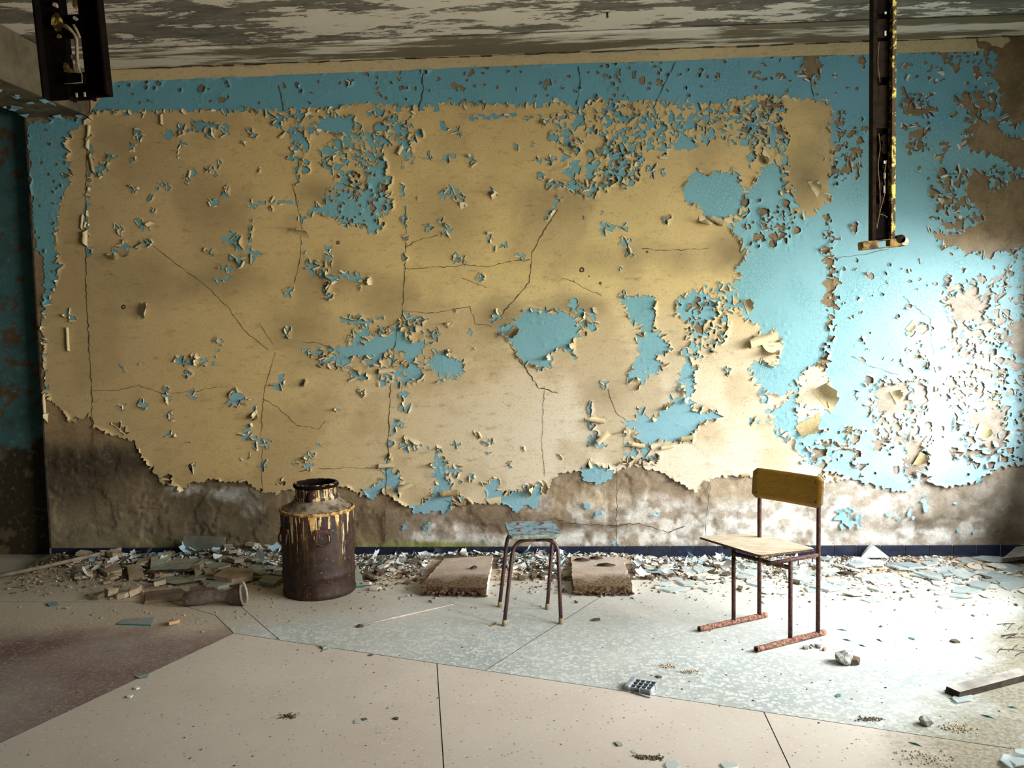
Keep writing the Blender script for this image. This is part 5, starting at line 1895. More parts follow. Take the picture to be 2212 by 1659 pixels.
for z0, z1, mt in ((352, 425, 'fixture_plate'), (248, 336, 'fixture_plate'), (432, 470, 'fixture_brown'), (20, 75, 'dark'), (480, 520, 'dark'), (560, 640, 'fixture_plate')):
    bm = bmesh.new()
    box(bm, (-1 * k_, 0.012, (z0 + z1) / 2 * k_), (24 * k_, 0.012, (z1 - z0) * k_), bevel=0.002)
    part('cover_plate', bm, M[mt], lampR)
for z, h in ((150, 12), (122, 15), (178, 6), (440, 10), (481, 5)):
    bm = bmesh.new()
    box(bm, (4 * k_, 0.004, z * k_), (4 * k_, 0.006, h * k_), bevel=0.001)
    part('contact_tab', bm, M['chip_white'], lampR)
for z, s_ in ((228, 14), (205, 17), (170, 12), (130, 10), (100, 12), (395, 9), (455, 10)):
    bm = shard_bm(poly_pts(6, s_ * k_ / 2, s_ * k_ * 0.8, 0.3), 0.014)
    o = part('corroded_clamp', bm, M['fixture_brown'], lampR)
    o.location = (random.uniform(-4, 6) * k_, 0.022, z * k_)
    o.rotation_euler = (R(90), random.uniform(-.4, .4), 0)
for P in ([(-12, 235), (-9, 205), (-13, 170), (-10, 130), (-8, 90), (-12, 62), (-16, 45)], [(4, 180), (0, 150), (2, 120), (-3, 95), (-8, 78), (-15, 40)], [(-8, 70), (2, 66), (6, 62)], [(-12, 420), (-15, 380), (-10, 340)]):
    bm = bmesh.new()
    tube(bm, curve_pts([(x * k_, -0.018 + random.uniform(-.004, .004), z * k_) for x, z in P], 6), 0.0018, 6)
    part('wire', bm, M['wire_brown'], lampR)
# rounded end bar with an open slot
bm = bmesh.new()
W_, Hb, Db = 94 * k_, 18 * k_, 0.055
sl = 11 * k_
for s_ in (-1, 1):
    box(bm, (s_ * (W_ / 4 + sl / 2), 0, 0.018), (W_ / 2 - sl, Db, Hb), bevel=0.008)
box(bm, (0, 0, 0.018 + Hb / 2 - 0.003), (sl * 2.4, Db, 0.004))
box(bm, (0, 0, 0.018 - Hb / 2 + 0.003), (sl * 2.4, Db, 0.004))
o = part('end_bar', bm, M['fixture_ochre'], lampR)
o.rotation_euler = (0, R(-4), 0)
for x, s_, mt in ((33, 9, 'fixture_brown'), (41, 8, 'ceramic')):
    bm = bmesh.new()
    tube(bm, [(0, -0.03, 0), (0, 0.03, 0)], s_ * k_, 12)
    part('lamp_holder', bm, M[mt], lampR, loc=(x * k_, 0, (0.024 + (0.012 if x < 40 else 0))))
bm = bmesh.new()
tube(bm, [(-38 * k_, -0.032, 0.016), (-38 * k_, 0.03, 0.016)], 8 * k_, 6)
part('lamp_holder', bm, M['fixture_ochre'], lampR)
bm = bmesh.new()
for k in range(40):
    z = random.uniform(0.04, hh_)
    s_ = random.choice((-1, 1))
    p = Vector((s_ * (23.5 + random.uniform(-.5, 1.5)) * k_, random.uniform(-0.02, 0.03), z))
    r_ = random.uniform(0.002, 0.006)
    bm.faces.new([bm.verts.new(p + Vector((random.uniform(-r_, r_), random.uniform(-r_, r_), random.uniform(-r_, r_)))) for _ in range(3)])
o = part('rust_scale', bm, M['fixture_ochre'], lampR)
o['kind'] = 'stuff'

# ---- two concrete slabs
for k, (q4, lab) in enumerate((([(-0.855, -0.770), (-0.470, -0.800), (-0.484, -0.110), (-0.800, -0.185)], 'thick dirty concrete slab between the milk can and the blue stool'),
                               ([(0.029, -0.775), (0.372, -0.770), (0.352, -0.172), (0.021, -0.135)], 'thick dirty concrete slab between the blue stool and the school chair'))):
    c_ = Vector((sum(p[0] for p in q4) / 4, sum(p[1] for p in q4) / 4, 0))
    root = tag(empty('concrete_slab', c_), lab, 'slab', 'concrete slabs')
    th = 0.052
    pts = []
    P4 = [Vector((p[0], p[1], 0)) - c_ for p in q4]
    for a_, b_ in zip(P4, P4[1:] + P4[:1]):
        n = int((b_ - a_).length / 0.03)
        for i in range(n):
            pts.append(a_ + (b_ - a_) * (i / n) + Vector((random.uniform(-.004, .004), random.uniform(-.004, .004), 0)))
    bm = bmesh.new()
    hi = [bm.verts.new((p.x, p.y, th + random.uniform(-.003, .001))) for p in pts]
    lo = [bm.verts.new((p.x * 1.0 + random.uniform(-.006, .002), p.y + random.uniform(-.006, .006), 0)) for p in pts]
    bm.faces.new(hi)
    n = len(pts)
    for i in range(n):
        md = (pts[i] + pts[(i + 1) % n]) / 2
        d = pts[(i + 1) % n] - pts[i]
        f = bm.faces.new((lo[i], lo[(i + 1) % n], hi[(i + 1) % n], hi[i]))
        front = abs(d.x) > abs(d.y)
        f.material_index = 1 if (front and md.y < 0) else (2 if md.x > 0 else 1)
    part('slab_body', bm, [M['slab'], M['slab_edge'], M['slab_white']], root)
    bm = bmesh.new()
    for i in range(90):
        t_ = random.random()
        p = P4[0] + (P4[1] - P4[0]) * t_ + Vector((0, -random.random() * 0.03, 0))
        r_ = random.uniform(0.003, 0.012)
        bmesh.ops.create_icosphere(bm, subdivisions=0 if False else 1, radius=r_, matrix=Matrix.Translation((p.x, p.y, r_ * 0.5 + random.random() * 0.02)) @ Matrix.Diagonal((1, 1, 0.6, 1)))
    for v in bm.verts:
        v.co += Vector((random.uniform(-.003, .003), random.uniform(-.003, .003), random.uniform(-.002, .002)))
    o = part('crumbled_edge', bm, M['slab_edge'], root)
    o['kind'] = 'stuff'


# ---- rubble bed along the back wall (too fine to count)
def heap(x, y):
    # height of the swept dirt at (x, y)
    px_w = x
    d = -y
    base = 0.055 * math.exp(-((d - 0.12) / 0.28) ** 2)
    base *= 0.5 + 0.9 * float(fbm(np.array([[x]]), np.array([[y]]), 3.0, 4, 501)[0, 0])
    if -2.75 < x < -1.55:
        base += 0.055 * math.exp(-((d - 0.05) / 0.14) ** 2) * (1 - abs((x + 2.15) / 0.6) ** 2 if abs(x + 2.15) < 0.6 else 0)
    return base if d < 0.8 else 0.0


hx = np.arange(XL, XR, 0.02)
hy = -np.arange(0.0, 0.86, 0.02)
Xh, Yh = np.meshgrid(hx, hy)
d_ = -Yh
hh2 = 0.050 * np.exp(-((d_ - 0.10) / 0.26) ** 2) * (0.35 + 1.1 * fbm(Xh, Yh, 3.0, 4, 501))
hh2 += 0.05 * np.exp(-((d_ - 0.03) / 0.14) ** 2) * np.clip(1 - ((Xh + 2.1) / 0.65) ** 2, 0, 1)
hh2 *= np.where(Xh > 0.2, 1 - 0.62 * sstep(0.2, 0.7, Xh), 1)
hh2 += 0.018 * (fbm(Xh, Yh, 26, 3, 511) - 0.5) * sstep(0.85, 0.2, d_)
hh2 -= 0.012 * sstep(0.45, 0.8, d_) + 0.004
hh2 = np.where(np.hypot(Xh + 1.478, Yh + 0.683) < 0.24, -0.006, hh2)
ii, jj = np.meshgrid(np.arange(Xh.shape[1] - 1), np.arange(Xh.shape[0] - 1))
nxh = Xh.shape[1]
q = np.stack([jj * nxh + ii, (jj + 1) * nxh + ii, (jj + 1) * nxh + ii + 1, jj * nxh + ii + 1], -1).reshape(-1, 4)
mi = (fbm(Xh, Yh, 2.0, 4, 521)[:-1, :-1].ravel() > 0.55).astype(int)
o = np_mesh('dirt_bed', np.stack([Xh.ravel(), Yh.ravel(), hh2.ravel()], 1), [q], [M['sand'], M['sand_dark']], mat_idx=mi)
tag(o, 'swept sandy dirt lying along the foot of the back wall', 'dirt', kind='stuff')


def hz(x, y):
    i = int(round((x - XL) / 0.02))
    j = int(round(-y / 0.02))
    if 0 <= i < Xh.shape[1] and 0 <= j < Xh.shape[0]:
        return max(0.0, float(hh2[j, i]))
    return 0.0


def blocked(x, y, m_=0.0):
    if (x + 1.478) ** 2 + (y + 0.683) ** 2 < (0.235 + m_) ** 2:
        return True
    if -0.89 - m_ < x < -0.45 + m_ and -0.83 - m_ < y < -0.1:
        return True
    if 0.0 - m_ < x < 0.40 + m_ and -0.8 - m_ < y < -0.11:
        return True
    return False


# crumbs: thousands of tiny pieces, one mesh per tone
base_v = np.array([(1, 0, 0), (-0.6, 0.8, 0), (-0.5, -0.8, 0.1), (0.1, 0.1, 0.7), (0.0, 0.0, -0.5)])
base_f = np.array([(0, 1, 3), (1, 2, 3), (2, 0, 3), (1, 0, 4), (2, 1, 4), (0, 2, 4)])


def crumbs(name, mat, n, pos, smin, smax, flat, label):
    V, Fc = [], []
    k = 0
    tries = 0
    while k < n and tries < n * 4:
        tries += 1
        x, y = pos()
        if blocked(x, y) or not (XL < x < XR - 0.02) or y > -0.03:
            continue
        s_ = smin + (smax - smin) * random.random() ** 3
        a = random.random() * 6.28
        c_, sn = math.cos(a), math.sin(a)
        v = base_v * np.array([1, random.uniform(0.4, 1), flat]) * s_
        tx = random.uniform(-0.5, 0.5)
        v = np.stack([v[:, 0] * c_ - v[:, 1] * sn, v[:, 0] * sn + v[:, 1] * c_, v[:, 2] + tx * v[:, 0]], 1) + np.array([x, y, hz(x, y) + s_ * flat * 0.4])
        V.append(v)
        Fc.append(base_f + 5 * k)
        k += 1
    o = np_mesh(name, np.concatenate(V), [np.concatenate(Fc)], M[mat], smooth=False)
    tag(o, label, 'debris', kind='stuff')


def band_pos(x0, x1, dm, sp):
    return lambda: (random.uniform(x0, x1), -abs(random.gauss(dm, sp)))


crumbs('pale_crumbs', 'chip_white', 5200, band_pos(-3.3, 2.4, 0.16, 0.16), 0.004, 0.022, 0.5, 'fine white paint crumbs scattered along the foot of the back wall')
crumbs('blue_crumbs', 'chip_blue', 900, band_pos(-3.3, 1.6, 0.12, 0.13), 0.004, 0.018, 0.5, 'fine blue paint crumbs scattered along the foot of the back wall')
crumbs('dark_crumbs', 'chip_dark', 3400, band_pos(-3.5, 2.9, 0.15, 0.28), 0.004, 0.02, 0.6, 'fine dark grit scattered along the foot of the back wall')
crumbs('tan_crumbs', 'chip_tan', 3600, band_pos(-3.5, 2.9, 0.2, 0.32), 0.004, 0.022, 0.6, 'fine tan plaster crumbs scattered along the foot of the back wall')
crumbs('floor_grit', 'chip_dark', 800, lambda: (random.uniform(-2.6, 2.3), random.uniform(-2.75, -0.6)), 0.002, 0.009, 0.5, 'dark grit dotted over the terrazzo floor')
crumbs('floor_crumbs', 'chip_tan', 300, lambda: (random.gauss(-1.9, 0.5), random.gauss(-1.05, 0.16)), 0.003, 0.013, 0.5, 'tan plaster crumbs on the floor left of the milk can')


def mossy():
    x = random.uniform(1.9, 2.9)
    return x, random.uniform(-2.1, -0.1) * (0.4 + 0.6 * (x - 1.9))


crumbs('mossy_grit', 'moss', 900, lambda: (XR - 0.03 - abs(random.gauss(0, 0.32)), random.uniform(-2.4, -0.2)), 0.003, 0.012, 0.5, 'mossy dirt along the right wall')

# ---- countable chips and shards
CHIPS = {}


def chip_mesh(kind, mat, k):
    key = (kind, mat, k)
    if key not in CHIPS:
        random.seed(len(kind) * 31 + 17 * k)
        if kind == 'paint_chip':
            v, f = flake_mesh(random.uniform(0.3, 1.0), random.uniform(0.6, 1.4), random.uniform(0.5, 1.6), nl=4, nw=2, skew=random.uniform(-.4, .4))
            v = v + np.array([0, -0.4, 0])
            me = bpy.data.meshes.new(kind)
            me.from_pydata([tuple(p) for p in v], [], f)
            me.shade_smooth()
        else:
            th = {'plaster_shard': 0.22, 'glass_shard': 0.05, 'tile_shard': 0.13, 'rubble_lump': 0.38}[kind]
            bm = shard_bm(poly_pts(random.choice((4, 5, 5, 6)), 0.5, 0.36, 0.3), th, jit=0.02)
            me = bpy.data.meshes.new(kind)
            bm.normal_update()
            bm.to_mesh(me)
            bm.free()
        me.materials.append(M[mat])
        CHIPS[key] = me
    return CHIPS[key]


def drop(kind, mat, x, y, size, label, group, tilt=0.35, k=None, rz=None, lift=0.0, cat=None):
    st = random.getstate()
    me = chip_mesh(kind, mat, random.randrange(7) if k is None else k)
    random.setstate(st)
    random.random()
    o = bpy.data.objects.new(kind, me)
    C.objects.link(o)
    tx, ty = random.uniform(-tilt, tilt), random.uniform(-tilt, tilt)
    o.scale = (size,) * 3
    o.location = (x, y, hz(x, y) + size * 0.28 * (abs(tx) + abs(ty)) + lift + 0.001)
    o.rotation_euler = (tx, ty, random.uniform(0, 6.28) if rz is None else rz)
    tag(o, label, cat or {'paint_chip': 'paint chip', 'plaster_shard': 'plaster piece', 'glass_shard': 'glass shard', 'tile_shard': 'tile shard', 'rubble_lump': 'rubble'}[kind], group)
    return o


random.seed(23)
ZONES = [(-9, -3.05, 'by the far left corner'), (-3.05, -2.65, 'under the pale pole'), (-2.65, -2.25, 'left of the board pile'), (-2.25, -1.9, 'around the board pile'), (-1.9, -1.45, 'next to the milk can'), (-1.45, -1.15, 'just right of the milk can'),
         (-1.15, -0.85, 'left of the left slab'), (-0.85, -0.45, 'behind the left slab'), (-0.45, 0.0, 'between the two slabs'), (0.0, 0.4, 'behind the right slab'), (0.4, 0.75, 'right of the right slab'), (0.75, 1.05, 'behind the chair seat'), (1.05, 1.35, 'behind the chair back post'),
         (1.35, 1.75, 'right of the school chair'), (1.75, 2.1, 'below the milky plastic scrap'), (2.1, 2.5, 'right of the plastic scrap'), (2.5, 9, 'by the far right corner')]


def place_words(x, y, s_, smax):
    zone = next(z for a, b, z in ZONES if a <= x < b)
    row = 'against the wall' if y > -0.13 else ('mid debris' if y > -0.3 else ('front of the debris' if y > -0.5 else 'out on the floor'))
    return zone, row, ('large ' if s_ > 0.62 * smax else ('small ' if s_ < 0.42 * smax else ''))




def scatter(kind, mat, n, x0, x1, dm, sp, smin, smax, label, group, tilt=0.35, ymax=-0.05):
    k = 0
    tries = 0
    while k < n and tries < n * 20:
        tries += 1
        x, y = random.uniform(x0, x1), -abs(random.gauss(dm, sp))
        s_ = smin + (smax - smin) * random.random() ** 1.8
        if y > ymax or blocked(x, y, s_ * 0.5):
            continue
        zone, row, big = place_words(x, y, s_, smax)
        drop(kind, mat, x, y, s_, '%s%s %s, %s' % (big, label, zone, row), group + ' ' + zone, tilt)
        k += 1


for args in [
    ('paint_chip', 'chip_white', 95, -3.2, -1.75, 0.17, 0.13, 0.022, 0.075, 'curled white paint chip', 'white paint chips', 0.5),
    ('paint_chip', 'chip_white', 115, -1.3, 0.0, 0.13, 0.13, 0.022, 0.075, 'curled white paint chip', 'white paint chips', 0.5),
    ('paint_chip', 'chip_white', 80, 0.0, 1.5, 0.16, 0.14, 0.022, 0.07, 'curled white paint chip', 'white paint chips', 0.5),
    ('paint_chip', 'chip_blue', 40, -3.3, -1.7, 0.16, 0.13, 0.025, 0.07, 'curled blue paint chip', 'blue paint chips', 0.5),
    ('paint_chip', 'chip_blue', 45, -1.3, 1.2, 0.12, 0.10, 0.025, 0.07, 'curled blue paint chip', 'blue paint chips', 0.5),
    ('plaster_shard', 'chip_tan', 60, -3.3, -1.75, 0.26, 0.17, 0.05, 0.14, 'tan plaster fragment', 'tan plaster fragments', 0.2),
    ('plaster_shard', 'chip_pale', 90, -1.25, 0.9, 0.26, 0.18, 0.025, 0.085, 'pale plaster fragment', 'pale plaster fragments', 0.2),
    ('plaster_shard', 'chip_dark', 34, -1.25, -0.9, 0.34, 0.17, 0.03, 0.08, 'dark broken fragment', 'dark fragments', 0.4),
    ('plaster_shard', 'chip_dark', 16, -0.42, 0.0, 0.3, 0.18, 0.03, 0.07, 'dark broken fragment', 'dark fragments', 0.4),
    ('tile_shard', 'chip_green', 34, -2.35, -1.72, 0.36, 0.14, 0.08, 0.2, 'flat grey-green board fragment', 'grey-green board fragments', 0.10),
    ('glass_shard', 'glass', 60, 0.45, 1.5, 0.36, 0.18, 0.06, 0.16, 'thin broken glass shard', 'broken glass shards', 0.07, -0.1),
    ('glass_shard', 'glass', 90, 1.3, 2.85, 0.38, 0.2, 0.07, 0.22, 'thin broken glass shard', 'broken glass shards', 0.07, -0.1),
    ('glass_shard', 'chip_pale', 80, 0.45, 2.7, 0.34, 0.2, 0.05, 0.14, 'flat pale fragment', 'flat pale fragments', 0.1, -0.1),
    ('plaster_shard', 'chip_dark', 34, 0.45, 2.8, 0.34, 0.18, 0.02, 0.08, 'dark splinter', 'dark splinters', 0.3, -0.1)]:
    scatter(*args)


def poly_thing(name, px_pts, z, th, mat, label, cat, tilt=(0, 0), rim=None, jag=0.0, group=None, lift=0.0):
    P = [fl(x, y, z) for x, y in px_pts]
    c_ = sum(P, Vector()) / len(P)
    pts = [((p - c_).x, (p - c_).y) for p in P]
    ar = sum(pts[i][0] * pts[(i + 1) % len(pts)][1] - pts[(i + 1) % len(pts)][0] * pts[i][1] for i in range(len(pts)))
    if ar < 0:
        pts = pts[::-1]
    bm = shard_bm(pts, th, 0, 1 if rim else 0)
    if jag:
        for v in bm.verts:
            v.co += Vector((random.uniform(-jag, jag), random.uniform(-jag, jag), 0))
    o = mesh_obj(name, bm, [M[mat]] + ([M[rim]] if rim else []))
    o.location = (c_.x, c_.y, max(0.0, c_.z - th) + lift)
    o.rotation_euler = (tilt[0], tilt[1], 0)
    return tag(o, label, cat, group)


# large broken boards at the left, as they lie
poly_thing('board_slab', [(203, 1219), (255, 1213), (264, 1229), (232, 1237)], 0.04, 0.035, 'chip_tan', 'thick tan plaster block lying at the left end of the board pile', 'plaster block', (0.06, -0.05), jag=0.004)
poly_thing('board_slab', [(275, 1224), (306, 1222), (313, 1240), (277, 1241)], 0.04, 0.03, 'chip_tan', 'squarish tan plaster block right of the leftmost block', 'plaster block', (0.16, 0.0), jag=0.004)
poly_thing('board_slab', [(326, 1208), (368, 1199), (370, 1206), (340, 1221), (324, 1221)], 0.07, 0.016, 'chip_green', 'grey-green board fragment tilted up with a pale broken edge', 'board fragment', (0.25, 0.1), rim='chip_tan')
poly_thing('board_slab', [(316, 1230), (376, 1208), (428, 1207), (445, 1216), (404, 1227)], 0.06, 0.014, 'chip_green', 'largest grey-green board sheet on top of the pile', 'board fragment', (0.06, 0.0), rim='wood_dark')
poly_thing('board_slab', [(432, 1204), (498, 1202), (470, 1210), (440, 1221), (428, 1213)], 0.05, 0.014, 'chip_green', 'long grey-green board pointing right from the largest sheet', 'board fragment', (0.05, -0.04), rim='wood_dark')
poly_thing('board_slab', [(418, 1224), (440, 1217), (443, 1230), (422, 1237)], 0.05, 0.02, 'chip_green', 'small upturned grey-green board below the largest sheet', 'board fragment', (0.3, 0.1), rim='wood_dark')
poly_thing('board_slab', [(325, 1234), (370, 1229), (374, 1238), (335, 1240)], 0.03, 0.02, 'chip_tan', 'narrow tan plaster strip under the largest board sheet', 'plaster strip', (0.05, 0.03), jag=0.004)
poly_thing('board_slab', [(420, 1240), (470, 1229), (462, 1250), (440, 1248)], 0.02, 0.014, 'chip_green', 'dark green board wedge in front of the largest sheet', 'board fragment', (0.05, 0.0), rim='wood_dark')
poly_thing('board_slab', [(462, 1243), (490, 1227), (545, 1228), (548, 1241), (500, 1249)], 0.05, 0.03, 'chip_tan', 'broad lumpy tan plaster slab in front of the milk can pile', 'plaster block', (0.06, 0.04), jag=0.006)
poly_thing('board_slab', [(527, 1222), (590, 1215), (588, 1228), (548, 1232)], 0.04, 0.014, 'chip_green', 'grey-green board fragment touching the milk can on its left', 'board fragment', (0.06, 0.0), rim='wood_dark')
poly_thing('board_slab', [(318, 1258), (360, 1247), (395, 1250), (438, 1257), (380, 1266)], 0.0, 0.012, 'chip_green', 'thin grey-green board flat on the floor before the pile', 'board fragment', rim='wood_dark')
poly_thing('board_slab', [(465, 1261), (500, 1256), (540, 1259), (500, 1269)], 0.0, 0.012, 'chip_green', 'thin grey-green board flat on the floor near the milk can', 'board fragment', rim='wood_dark')
poly_thing('tile_stack', [(753, 1228), (775, 1226), (783, 1250), (754, 1255)], 0.03, 0.012, 'chip_green', 'pale grey-green tile leaning out at the right side of the milk can', 'tile', (0.12, 0.0), rim='glass_edge')
poly_thing('tile_stack', [(756, 1245), (782, 1243), (786, 1262), (758, 1264)], 0.02, 0.01, 'chip_green', 'lower grey-green tile at the right side of the milk can', 'tile', (0.1, 0.0), rim='glass_edge')

# leaning clear pane at the left
a, b = wl(388, 1186, -0.10), wl(480, 1186, -0.10)
bm = bmesh.new()
w_ = (b - a).length
box(bm, (0, 0, 0.065), (w_, 0.004, 0.13))
o = mesh_obj('leaning_glass', bm, M['dusty_glass'], loc=((a.x + b.x) / 2, -0.075, 0.045))
o.rotation_euler = (R(-16), R(2), 0)
tag(o, 'dusty clear glass pane leaning on the wall above the board pile', 'glass pane')

# pale pole at the far left
a, b = fl(-40, 1252, 0.02), wl(262, 1186, -0.07)
bm = bmesh.new()
tube(bm, [a - a, (b - a) * 0.4 + Vector((0, 0, -0.006)), (b - a)], 0.0125, 10)
tag(mesh_obj('wooden_pole', bm, M['pole'], loc=a), 'long pale wooden pole lying across the debris at the far left', 'pole')

# flared tube and board in front of the pile
a, b = fl(404, 1296, 0.035), fl(526, 1284, 0.055)
ax = (b - a)
Ls = ax.length
root = tag(empty('flared_tube', (a.x, a.y, 0)), 'brown flared tube lying on the floor left of the milk can', 'tube')
bm = bmesh.new()
pts, rr = [], []
for k in range(17):
    t_ = k / 16
    pts.append(Vector((ax.x * t_, ax.y * t_, 0.0)) + Vector((0, 0, 0.038 + 0.024 * t_ ** 2 + 0.008 * math.sin(t_ * 5))))
    rr.append(0.036 + 0.006 * math.sin(t_ * 7) + 0.03 * max(0, t_ - 0.62) / 0.38)
tube(bm, pts, rr, 20, caps=False, jitter=0.03)
tube(bm, [p + Vector((0, 0, 0)) for p in pts], [r * 0.82 for r in rr], 20, caps=False)
bmesh.ops.recalc_face_normals(bm, faces=bm.faces)
part('tube_body', bm, M['tube_brown'], root)
bm = bmesh.new()
tube(bm, [pts[-1] - (pts[-1] - pts[-2]) * 0.1, pts[-1] + (pts[-1] - pts[-2]) * 0.25], [rr[-1] * 1.03, rr[-1] * 1.06], 20, caps=False)
tube(bm, [pts[-1] - (pts[-1] - pts[-2]) * 0.1, pts[-1] + (pts[-1] - pts[-2]) * 0.25], [rr[-1] * 0.85, rr[-1] * 0.85], 20, caps=False)
part('pale_rim', bm, M['ceramic'], root, label='pale worn rim of the flared end')
bm = bmesh.new()
tube(bm, [pts[0] - (pts[1] - pts[0]) * 0.6, pts[0] + (pts[1] - pts[0]) * 0.2], [rr[0] * 1.12, rr[0] * 1.02], 16, caps=False, jitter=0.1)
part('torn_lip', bm, M['wood_dark'], root)
poly_thing('plank', [(311, 1299), (312, 1278), (464, 1262), (470, 1283)], 0.02, 0.02, 'wood_brown', 'dusty brown plank lying behind the flared tube', 'plank', jag=0.001)
for i, (x, y, s_, lab) in enumerate([(238, 1288, 0.10, 'pale plaster lump left of the dusty brown plank'), (265, 1292, 0.07, 'small pale plaster lump touching the brown plank end'), (292, 1284, 0.10, 'flat plaster lump behind the brown plank end'), (215, 1293, 0.07, 'dark crumbly lump left of the pale plaster lumps')]):
    p = fl(x, y)
    drop('rubble_lump', 'chip_tan' if i != 3 else 'chip_dark', p.x, p.y, s_, lab, None, 0.15, k=i)

# glass and bits on the left floor
poly_thing('glass_plate', [(252, 1350), (270, 1339), (334, 1335), (326, 1352)], 0.0, 0.006, 'glass', 'thick green glass piece flat on the floor at the left', 'glass piece', rim='glass_edge')
poly_thing('glass_plate', [(100, 1305), (122, 1302), (128, 1308), (106, 1311)], 0.0, 0.006, 'glass', 'small green glass piece at the far left of the floor', 'glass piece', rim='glass_edge')
poly_thing('glass_plate', [(290, 1462), (322, 1457), (318, 1464), (302, 1467)], 0.0, 0.004, 'glass', 'green glass sliver on the joint of red and beige floor', 'glass piece', rim='glass_edge')
p = fl(376, 1349)
root = drop('rubble_lump', 'orange_bit', p.x, p.y, 0.075, 'orange and cream broken brick bit right of the green glass', None, 0.1, k=2)
root.scale = (0.06, 0.06, 0.05)
for x, y, s_, mat, lab in [(700, 1399, 0.05, 'chip_green', 'greenish chip pair on the joint below the milk can'), (704, 1404, 0.06, 'glass', 'clear glass chip on the floor joint below the milk can'), (772, 1560, 0.045, 'glass', 'green glass sliver on the front beige slab'), (787, 1555, 0.03, 'chip_dark', 'dark splinter beside the green sliver on the beige slab'),
                           (856, 1553, 0.03, 'chip_dark', 'lone dark fleck on the middle of the front slab'), (872, 1291, 0.07, 'glass', 'slim glass strip on the floor right of the milk can'), (295, 1488, 0.035, 'chip_white', 'white chip on the beige slab, upper of two'), (279, 1506, 0.035, 'chip_white', 'white chip on the beige slab, lower of two'),
                           (1336, 1608, 0.035, 'chip_green', 'greenish pebble on the front slab below the plastic grid'), (1371, 1624, 0.03, 'glass', 'small glass cube on the front slab'), (1450, 1654, 0.07, 'glass', 'glass piece at the front edge of the floor'), (1577, 1655, 0.09, 'glass', 'clear glass sheet at the front edge by the floor joint'),
                           (2120, 1420, 0.07, 'glass', 'glass shard on the dirt near the right edge'), (2080, 1510, 0.11, 'glass', 'glass shard in front of the grey plank'), (2062, 1387, 0.06, 'chip_dark', 'dark twig bit left of the right-hand dirt'), (1810, 1503, 0.035, 'glass_edge', 'dark glass sliver right of the plastic grid'),
                           (1970, 1380, 0.035, 'glass_edge', 'dark glass sliver far right of the school chair'), (1287, 1340, 0.05, 'chip_dark', 'dark chip lying right of the blue stool'), (802, 1416, 0.03, 'chip_dark', 'dark chip on beige slab below the milk can'), (1423, 1463, 0.03, 'chip_dark', 'dark pebble above the plastic grid')]:
    p = fl(x, y)
    kind = 'glass_shard' if mat in ('glass', 'glass_edge') else 'tile_shard'
    drop(kind, mat, p.x, p.y, s_, lab, None, 0.04)
# thin slivers right of the chair
for i, (x0, y0, x1, y1) in enumerate([(1818, 1381, 1842, 1386), (1892, 1380, 1908, 1388), (1853, 1393, 1872, 1398), (1806, 1360, 1832, 1363), (2094, 1379, 2110, 1380), (2117, 1544, 2152, 1554), (2174, 1527, 2200, 1531), (2045, 1508, 2090, 1516), (2115, 1197, 2190, 1204), (1960, 1603, 1995, 1614)]):
    a, b = fl(x0, y0), fl(x1, y1)
    bm = bmesh.new()
    d = b - a
    n_ = Vector((-d.y, d.x, 0)).normalized() * 0.006
    v = [bm.verts.new(p) for p in (Vector((0, 0, 0.001)), d * 0.5 - n_, d, d * 0.5 + n_, d * 0.5 + Vector((0, 0, 0.007)))]
    for f in ((0, 1, 4), (1, 2, 4), (2, 3, 4), (3, 0, 4)):
        bm.faces.new([v[k] for k in f])
    tag(mesh_obj('glass_sliver', bm, M['glass_edge'], loc=a), 'thin dark glass sliver on the bright floor at the right', 'glass sliver', 'glass slivers on the bright floor')

# yellow leaf by the stool
bm = bmesh.new()
v = [bm.verts.new(p) for p in ((-0.02, 0, 0.002), (-0.005, -0.012, 0.004), (0.016, -0.004, 0.012), (0.02, 0.004, 0.022), (0.0, 0.014, 0.008), (0, 0, 0.003))]
for f in ((0, 1, 5), (1, 2, 5), (2, 3, 5), (3, 4, 5), (4, 0, 5)):
    bm.faces.new([v[k] for k in f])
tag(mesh_obj('fallen_leaf', bm, M['leaf'], loc=fl(1065, 1352)), 'curled yellow leaf on the floor left of the front stool leg', 'leaf')

# pinkish stick
a, b = fl(778, 1354), fl(980, 1307)
bm = bmesh.new()
d = b - a
tube(bm, [Vector((0, 0, 0.006)), d * 0.35 + Vector((0, 0, 0.006)), d + Vector((0, 0, 0.004))], [0.0045, 0.0055, 0.002], 7)
st_ = tag(mesh_obj('thin_stick', bm, M['pink_stick'], loc=a), 'thin pinkish stick lying between the milk can and the stool', 'stick')
poly_thing('wood_chip', [(772, 1352), (784, 1351), (785, 1355), (773, 1357)], 0.0, 0.008, 'wood_dark', 'dark chip at the left end of the pinkish stick', 'wood chip')

